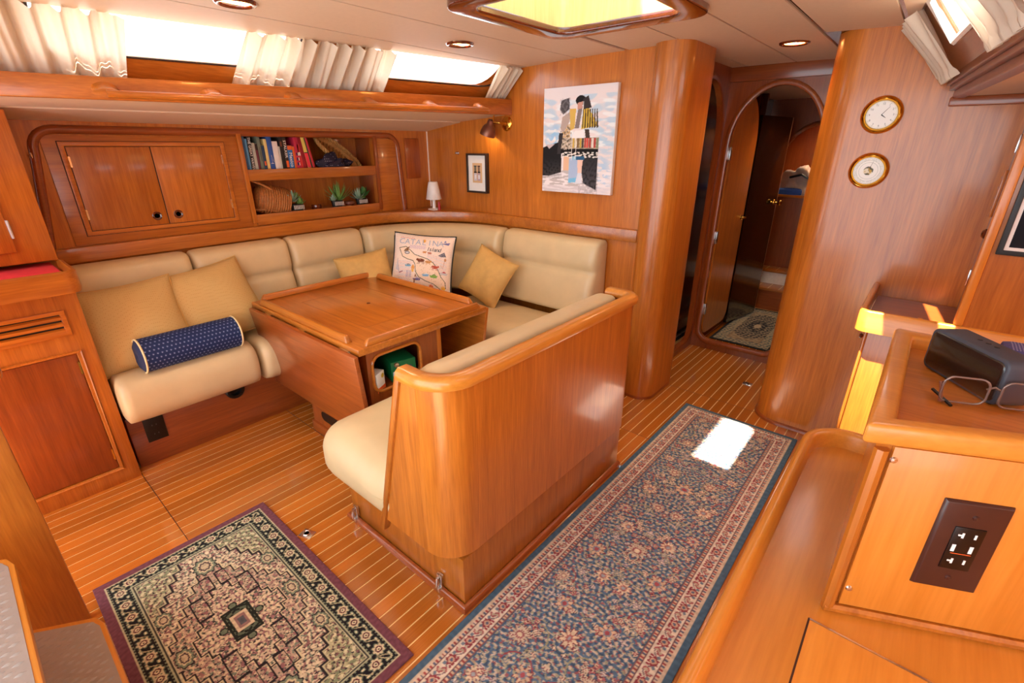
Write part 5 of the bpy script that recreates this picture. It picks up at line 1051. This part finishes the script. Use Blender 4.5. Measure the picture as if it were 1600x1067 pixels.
obj('lamp_shade', MB().lathe([(0, .0), (.018, -.002), (.024, -.015), (.026, -.035), (.042, -.052), (.052, -.085), (.054, -.108), (.050, -.106), (.040, -.06), (.0, -.045)], frame_mat((-2.447, 2.648, 1.722), (.36, .05, .93), (1, 0, 0)), 26), 'copper', wl, angle=70)
l = bpy.data.lights.new('bulb', 'POINT'); l.energy = .8; l.color = (1, .75, .45); l.shadow_soft_size = .012; o = bpy.data.objects.new('bulb', l); COL.objects.link(o); o.location = (-2.482, 2.643, 1.636); attach(o, wl)
hk = obj('cabin_hook', MB().lathe([(.012, 0), (.012, .003), (.005, .004), (.005, .02), (.009, .026), (0, .028)], frame_mat((-2.878, 2.73, 1.503), (0, -1, 0)), 14), 'steel', label='tiny chrome hook on the bulkhead left of the small print', cat='hook')
tl = thing('table_lamp', 'small white table lamp with cone shade on the corner ledge', 'lamp', (-3.045, 2.60, 1.08)); T_ = Matrix.Translation((-3.045, 2.60, 1.08))
obj('base', MB().lathe([(0, 0), (.05, 0), (.05, .005), (.016, .010), (0, .010)], T_, 28), 'white_plastic', tl); obj('stem', MB().lathe([(.014, .008), (.012, .08), (0, .08)], T_, 16), 'white_plastic', tl); obj('lamp_shade', MB().lathe([(.060, .078), (.062, .080), (.038, .206), (.034, .212), (0, .213)], T_, 32), 'white_plastic', tl, angle=60)
lp = thing('lip_balm', 'tiny red tube standing beside the white lamp', 'tube', (-2.985, 2.60, 1.08)); T_ = Matrix.Translation((-2.985, 2.60, 1.08))
obj('tube_body', MB().lathe([(0, 0), (.0105, 0), (.0105, .04), (0, .04)], T_, 14), 'red_gloss', lp); obj('tube_cap', MB().lathe([(.0095, .04), (.0095, .062), (0, .064)], T_, 14), 'red_gloss', lp)
# ------------------------------------------------------------------ books
BK = [('tall steel-blue book at the end of the shelf row', '#3c6a9c', .020, .245, 0), ('pale sky-blue slim book', '#5f9ac0', .012, .228, 0), ('black paperback with pale title GREAT WAVES', '#26282a', .022, .245, 0), ('light grey-green paperback beside the black one', '#aeb0a2', .018, .205, 0), ('thin maroon book with black spine head', '#6c2c38', .014, .200, 0), ('grey-green hardback with pale lettering', '#6d7766', .020, .240, 0), ('navy book with orange spot', '#24405c', .018, .190, 0), ('cream yellow paperback', '#e2cb84', .018, .228, 0), ('royal blue paperback with a white boat sketch', '#2f58a4', .030, .245, 0), ('white paperback with plain spine', '#e9e2dc', .034, .215, 0), ('pale grey slim booklet next to the white paperback', '#c4c4bc', .010, .185, 0), ('black hardback with portrait at the spine head', '#1e1c1c', .020, .240, 0), ('dark brown thriller with pale title', '#33241e', .024, .243, 0), ('bright blue Mexico guidebook with orange head', '#2a72b4', .032, .190, 0), ('orange paperback', '#e0652c', .014, .185, 0), ('magenta red travel book with small squares', '#c02848', .028, .243, 0), ('red booklet with white spot', '#cc3030', .018, .20, 5), ('dark crimson hardback leaning', '#8c1020', .026, .243, 7), ('yellow book with red lower spine', '#e0c860', .024, .242, 8), ('slim dark green booklet leaning', '#38402e', .010, .238, 9), ('rose red book leaning at the row end', '#b8303c', .016, .240, 10)]
y = 1.294; zb = 1.3642
for lab, c, wd, hgt, lean in BK:
    key = 'cover_'+c.strip('#'); 
    if key not in M: plain(key, c, .5, var=.04)
    la = math.tan(R(lean)); dep = .15
    t = thing('book', lab+' on the upper shelf', 'book', (-3.31, y+wd/2, zb), 'books on the upper shelf')
    sh = lambda p: (p[0], p[1]-la*(p[2]-zb)+la*.0, p[2])
    def hx(x0, x1, y0, y1, z0, z1): return [(x0, y0, z0), (x1, y0, z0), (x1, y1, z0), (x0, y1, z0), (x0, y0, z1), (x1, y0, z1), (x1, y1, z1), (x0, y1, z1)]
    yy = y+la*hgt*(1 if lean else 0)*.18
    obj('cover', MB().hexa([sh(p) for p in hx(-3.248-dep, -3.246, yy, yy+wd, zb, zb+hgt)], b=.0018), key, t)
    obj('pages', MB().hexa([sh(p) for p in hx(-3.246-dep, -3.252, yy+.002, yy+wd-.002, zb+hgt-.002, zb+hgt+.0008)]), 'paper', t)
    def band(z0, z1, mat, nm='spine_band', y0=.0, y1=1.0): obj(nm, MB().hexa([sh(p) for p in hx(-3.247, -3.2452, yy+wd*y0+.0006, yy+wd*y1-.0006, zb+z0, zb+z1)]), mat, t)
    def spine(s, size, zmid, mat, sx=1):
        m3 = Matrix(((0, 0, 1), (0, 1, 0), (-1, 0, 0))).to_4x4(); m4_ = Matrix.Rotation(R(lean), 4, 'X') @ m3; m4_.translation = Vector(sh((-3.2448, yy+wd/2, zb+zmid))); text_mesh(s, size, m4_, mat, t, sx=sx)
    if 'GREAT' in lab: spine('THE GREAT WAVES', .021, .145, 'paper')
    elif 'Mexico' in lab: band(.165, .19, 'orange'); spine('Mexico', .030, .105, 'paper')
    elif 'thriller' in lab: spine('STALKER', .022, .17, 'paper', 1.2); band(.06, .10, 'orange', 'spine_label', .2, .9)
    elif 'maroon' in lab: band(.165, .20, 'black_frame')
    elif 'orange spot' in lab: band(.075, .10, 'orange', 'spine_spot', .2, .8)
    elif 'boat' in lab: band(.085, .088, 'paper', 'boat_sketch', .2, .8); obj('boat_sketch', MB().tube([sh((-3.2455, yy+wd*.5, zb+.088)), sh((-3.2455, yy+wd*.5, zb+.135)), sh((-3.2455, yy+wd*.85, zb+.095))], .0009, 5), 'paper', t)
    elif 'squares' in lab:
        for z in (.07, .10, .13): band(z, z+.018, 'blue_plain', 'spine_square', .2, .55); band(z, z+.018, 'white_plastic', 'spine_square', .6, .8)
    elif 'white spot' in lab: band(.13, .15, 'paper', 'spine_spot', .2, .8)
    elif 'red lower' in lab: band(.055, .145, 'red_cloth'); band(.145, .15, 'black_frame')
    elif 'portrait' in lab: band(.185, .215, 'tan_base', 'portrait', .2, .8)
    elif 'hardback with pale' in lab: spine('OCEAN', .012, .13, 'paper') if False else band(.10, .18, 'grey_metal', 'lettering_block', .4, .6)
    y += wd+.0012
# ------------------------------------------------------------------ baskets, bag, plants, tins on the shelf
wb = thing('oval_wicker_tray', 'oval woven wicker tray leaning behind the starry bag', 'basket', (-3.36, 1.98, 1.365))
mt = Matrix.Translation((-3.375, 1.985, 1.486)) @ Matrix.Rotation(R(-33), 4, 'X') @ frame_mat((0, 0, 0), (.78, .0, .62), (0, 1, 0))
def oval(rx, ry, h, n=36): return [mt @ Vector((rx*math.cos(2*math.pi*k/n), ry*math.sin(2*math.pi*k/n), h)) for k in range(n)]
rings = [(.165, .055, 0), (.185, .07, .012), (.20, .08, .03)]
m = MB(); vs = [p for r_ in rings for p in oval(*r_)]; n = 36; fs = [tuple(range(n))]+[(k*n+i, k*n+(i+1) % n, (k+1)*n+(i+1) % n, (k+1)*n+i) for k in range(2) for i in range(n)]; obj('tray_bowl', m.add(vs, fs), 'wicker_pale', wb)
m = MB()
for s_ in range(3):
    path = []
    for k in range(90):
        a = 2*math.pi*k/90; w_ = math.sin(a*14+s_*2.1); path.append(mt @ Vector(((.20+.008*w_)*math.cos(a), (.082+.008*w_)*math.sin(a), .032+.010*math.cos(a*14+s_*2.1))))
    m.tube(path, .0075, 6, closed=True)
obj('braided_rim', m, 'wicker_pale', wb, angle=180)
m = MB()
for k in range(-5, 6):
    ry = .055*math.sqrt(max(0, 1-(k/6)**2)); m.tube([mt @ Vector((k*.027, ry*j/6, .006+.004*((j+k) % 2))) for j in range(-6, 7)], .006, 5)
obj('woven_strands', m, 'wicker_pale', wb, angle=180)
dots('starry', '#1a1834', '#c8c4dc', 70, .16, .6)
blob('starry_bag', (-3.285, 1.915, 1.408), (.045, .12, .078), 'starry', 'dark blue starry cloth bag slumped on the upper shelf', 'bag', 8, amp=.3)
hb_ = thing('handled_basket', 'round brown woven basket lying on its side, with loop handles', 'basket', (-3.34, 1.45, 1.125)); axb = Vector((.10, .93, -.20)); mb_ = frame_mat((-3.335, 1.335, 1.245), axb)
prof = [(.0, 0), (.055, .004), (.082, .03), (.092, .07), (.094, .10), (.088, .105), (.090, .13), (.086, .17), (.078, .215), (.072, .215), (.078, .13), (.0, .12)]
obj('basket_body', MB().lathe(prof, mb_, 36), 'wicker', hb_, angle=80)
for k in range(14):
    h = .02+k*.0145; r_ = np.interp(h, [q[1] for q in prof[:9]], [q[0] for q in prof[:9]])+.001; obj('woven_hoop', MB().tube([mb_ @ Vector((r_*math.cos(2*math.pi*i/36), r_*math.sin(2*math.pi*i/36), h)) for i in range(36)], .0058, 5, closed=True), 'wicker', hb_, angle=180)
for zo in (.012, .20): obj('loop_handle', MB().tube([Vector((-3.30, 1.30+.001*k, 1.16+zo)).lerp(Vector((-3.262, 1.47, 1.135+zo*.6)), k/8)+Vector((.016*math.sin(math.pi*k/8), 0, .012*math.sin(math.pi*k/8))) for k in range(9)], .0075, 7), 'wicker', hb_, angle=180)
def leafm(mb, base, d, L, w_, bend):
    d = Vector(d).normalized(); sd = d.cross(Vector((0, 0, 1)));
    if sd.length < .1: sd = Vector((1, 0, 0))
    sd.normalize(); up = sd.cross(d); vs = []
    for k in range(5):
        t_ = k/4; c = Vector(base)+d*L*t_+up*bend*L*t_*t_; ww = w_*math.sin(math.pi*min(.98, .25+.75*t_))*(1 if k < 4 else .05); vs += [c-sd*ww, c+up*ww*.35, c+sd*ww, c-up*ww*.5]
    fs = []
    for k in range(4):
        for j in range(4): fs.append((k*4+j, k*4+(j+1) % 4, (k+1)*4+(j+1) % 4, (k+1)*4+j))
    mb.add(vs, fs)
def succulent(y, label, spec, seed):
    x = -3.275; z = 1.1405; r = random.Random(seed); t = thing('potted_succulent', label, 'plant', (x, y, z), 'potted succulents on the lower shelf')
    pot = obj('pot', MB().lathe([(0, 0), (.030, 0), (.036, .048), (.033, .05), (.031, .044), (0, .042)], Matrix.Translation((x, y, z)) @ Matrix.Diagonal((.8, 1.25, 1, 1)), 20), 'black_frame', t)
    for k in range(7): obj('pot_stripe', MB().box(x+.0285, x+.0295, y-.032+k*.0105, y-.028+k*.0105, z+.016, z+.042), 'paper', pot)
    for (dy, dz, n, L, w_, el0, el1, mat, bend) in spec:
        for k in range(n):
            a = 2*math.pi*k*.618; e_ = R(el0+(el1-el0)*k/max(1, n-1)+r.uniform(-6, 6)); d = (math.cos(a)*math.cos(e_), math.sin(a)*math.cos(e_), math.sin(e_)); m = MB(); leafm(m, (x, y+dy, z+.046+dz), d, 1.25*L*r.uniform(.85, 1.1), w_*1.15, bend); obj('leaf', m, mat, t, angle=60)
succulent(1.585, 'potted succulent with grey-green rosette beside the brown basket', [(-.022, .02, 14, .062, .011, 10, 85, 'leaf_grey', .2), (.024, .0, 14, .042, .010, 10, 80, 'leaf_green', .2), (.0, .045, 8, .03, .012, 20, 80, 'leaf_green', .1)], 1)
succulent(1.885, 'potted succulent with tall spiky bright green leaves', [(-.026, .004, 14, .034, .012, 10, 85, 'leaf_grey', .2), (.018, .0, 30, .105, .006, 15, 88, 'leaf_green', .15)], 2)
succulent(2.085, 'potted succulent with pale rosette and dark leaves at the shelf end', [(-.02, .0, 18, .062, .010, 5, 75, 'leaf_grey', .2), (.026, .02, 16, .055, .015, 10, 85, 'leaf_dark', .1), (.012, .0, 10, .035, .010, 20, 80, 'leaf_green', .1)], 3)
for y_, lab, m_ in ((1.73, 'low round dark candle tin between two succulents', 'mahogany'), (1.99, 'low round tin with pale lid between the spiky and pale succulents', 'tan_base')):
    t = thing('candle_tin', lab, 'tin', (-3.285, y_, 1.1405), 'candle tins on the lower shelf'); T_ = Matrix.Translation((-3.285, y_, 1.1405)); obj('tin', MB().lathe([(0, 0), (.031, 0), (.033, .018), (0, .018)], T_, 24), 'mahogany', t); obj('tin_lid', MB().lathe([(.034, .018), (.034, .030), (.030, .034), (0, .034)], T_, 24), m_, t)
# ------------------------------------------------------------------ things in the table
gb = thing('green_drink_carton', 'green drinks carton with barcode on the table shelf', 'box', (-1.92, 1.31, .446)); mt = Matrix.Translation((-1.93, 1.315, .446)) @ Matrix.Rotation(R(-14), 4, 'Z')
def bxm(m4, x0, x1, y0, y1, z0, z1, b=0): m = MB().box(x0, x1, y0, y1, z0, z1, b); m.v = [tuple(m4 @ Vector(p)) for p in m.v]; return m
obj('carton', bxm(mt, -.20, .10, -.058, .075, 0, .108, .003), 'green_box', gb); obj('barcode_label', bxm(mt, .09, .1008, -.05, -.018, .018, .055), 'paper', gb)
for k in range(7): obj('barcode_bar', bxm(mt, .1006, .1012, -.047+k*.004, -.0455+k*.004, .022, .052), 'black_frame', gb)
obj('print_panel', bxm(mt, .09, .1008, .0, .052, .02, .075), 'grey_metal', gb); obj('white_print', bxm(mt, .1006, .1012, .006, .046, .045, .052), 'paper', gb); obj('can_top', MB().lathe([(0, .006), (.012, .005), (.015, 0)], mt @ Matrix.Translation((.1, -.028, .09)) @ Matrix.Rotation(R(90), 4, 'Y'), 14), 'steel', gb)
wc = thing('white_carton', 'small white carton with orange base and yellow spot in the table opening', 'box', (-1.855, 1.125, .446)); mt = Matrix.Translation((-1.855, 1.13, .446)) @ Matrix.Rotation(R(25), 4, 'Z')
obj('carton', bxm(mt, -.05, .045, -.035, .035, 0, .10, .002), 'paper', wc); obj('orange_band', bxm(mt, -.0505, .0457, -.0357, .0357, .002, .026), 'orange', wc); obj('yellow_spot', MB().lathe([(0, .001), (.012, .001)], mt @ Matrix.Translation((.045, .016, .078)) @ Matrix.Rotation(R(90), 4, 'Y'), 16), 'yellow', wc)
blob('blue_plastic_bag', (-1.92, 1.25, .175), (.12, .11, .12), 'blue_bag', 'crumpled blue plastic bag at the bottom of the table pedestal', 'bag', 12, amp=.35)
# ------------------------------------------------------------------ speaker, glasses, cloth on the switch box
sp_ = thing('wireless_speaker', 'dark grey wireless speaker standing on the switch box', 'speaker', (.105, .95, 1.213))
f0, f1 = Vector((.056, .985, 1.2135)), Vector((.131, .878, 1.2135)); du = (f1-f0).normalized(); nb = Vector((-du.y, du.x, 0)); LL = (f1-f0).length+.012
m4 = Matrix((du, nb, Vector((0, 0, 1)))).transposed().to_4x4(); m4.translation = (f0+f1)/2+nb*.022
def rb(x0, x1, y0, y1, z0, z1, r_): m = MB().prism(rrect(x0, x1, z0, z1, r_, 5), y0, y1, 'y', b=.003); m.v = [tuple(m4 @ Vector(p)) for p in m.v]; return m
obj('body', rb(-LL/2, LL/2, -.022, .022, 0, .068, .012), 'speaker_body', sp_, angle=50); obj('grille', rb(-LL/2+.004, LL/2-.004, -.0235, -.018, .004, .064, .010), 'speaker_cloth', sp_, angle=50)
for k in range(3): m = MB().lathe([(0, .0012), (.003, .001), (.004, 0)], m4 @ Matrix.Translation((-.015+k*.015, .004, .068)), 10); obj('button', m, 'black_plastic', sp_)
gl = thing('eyeglasses', 'thin-framed eyeglasses lying in front of the speaker', 'glasses', (.12, .86, 1.2135))
gm = Matrix((Vector((.92, .38, 0)).normalized(), Vector((.0, .0, 1)), Vector((.38, -.92, 0)).normalized())).transposed().to_4x4(); gm.translation = Vector((.128, .868, 1.236))
for cx in (-.033, .033):
    pts = [gm @ Vector((cx+x_*1.0, y_, .004*abs(x_)/.026)) for x_, y_ in rrect(-.026, .026, -.019, .019, .011, 4)]
    rim = obj('rim', MB().tube(pts, .0016, 6, closed=True), 'bronze_frame', gl, angle=180); obj('lens', MB().add(pts, [tuple(range(len(pts)))]), 'lens_glass', rim)
obj('bridge', MB().tube([gm @ Vector((-.008, .004, 0)), gm @ Vector((0, .009, .001)), gm @ Vector((.008, .004, 0))], .0016, 6), 'bronze_frame', gl)
for sg in (-1, 1):
    hg = gm @ Vector((sg*.061, .009, 0)); e0 = Vector((.078, .845, 1.2155)) if sg < 0 else Vector((.215, .87, 1.2155)); 
    obj('temple', MB().tube([hg, hg.lerp(e0, .5)+Vector((0, 0, .004)), e0], [.0022, .0024, .0026], 6), 'tan_base' if sg < 0 else 'bronze_frame', gl)
obj('temple_tip', MB().tube([Vector((.068, .868, 1.222)), Vector((.09, .838, 1.2155))], .0024, 6), 'black_plastic', gl)
dots('purple_cloth', '#4a4478', '#b0a4c0', 260, .25)
obj('folded_cloth', MB().rbox((.26, .06, .016), .007, (10, 6, 4), (0, 0, .003), lambda q: q+np.array((.275, 1.062, 1.2445))).weld(), 'purple_cloth', label='folded purple patterned cloth behind the speaker on the switch box', cat='cloth', angle=80)
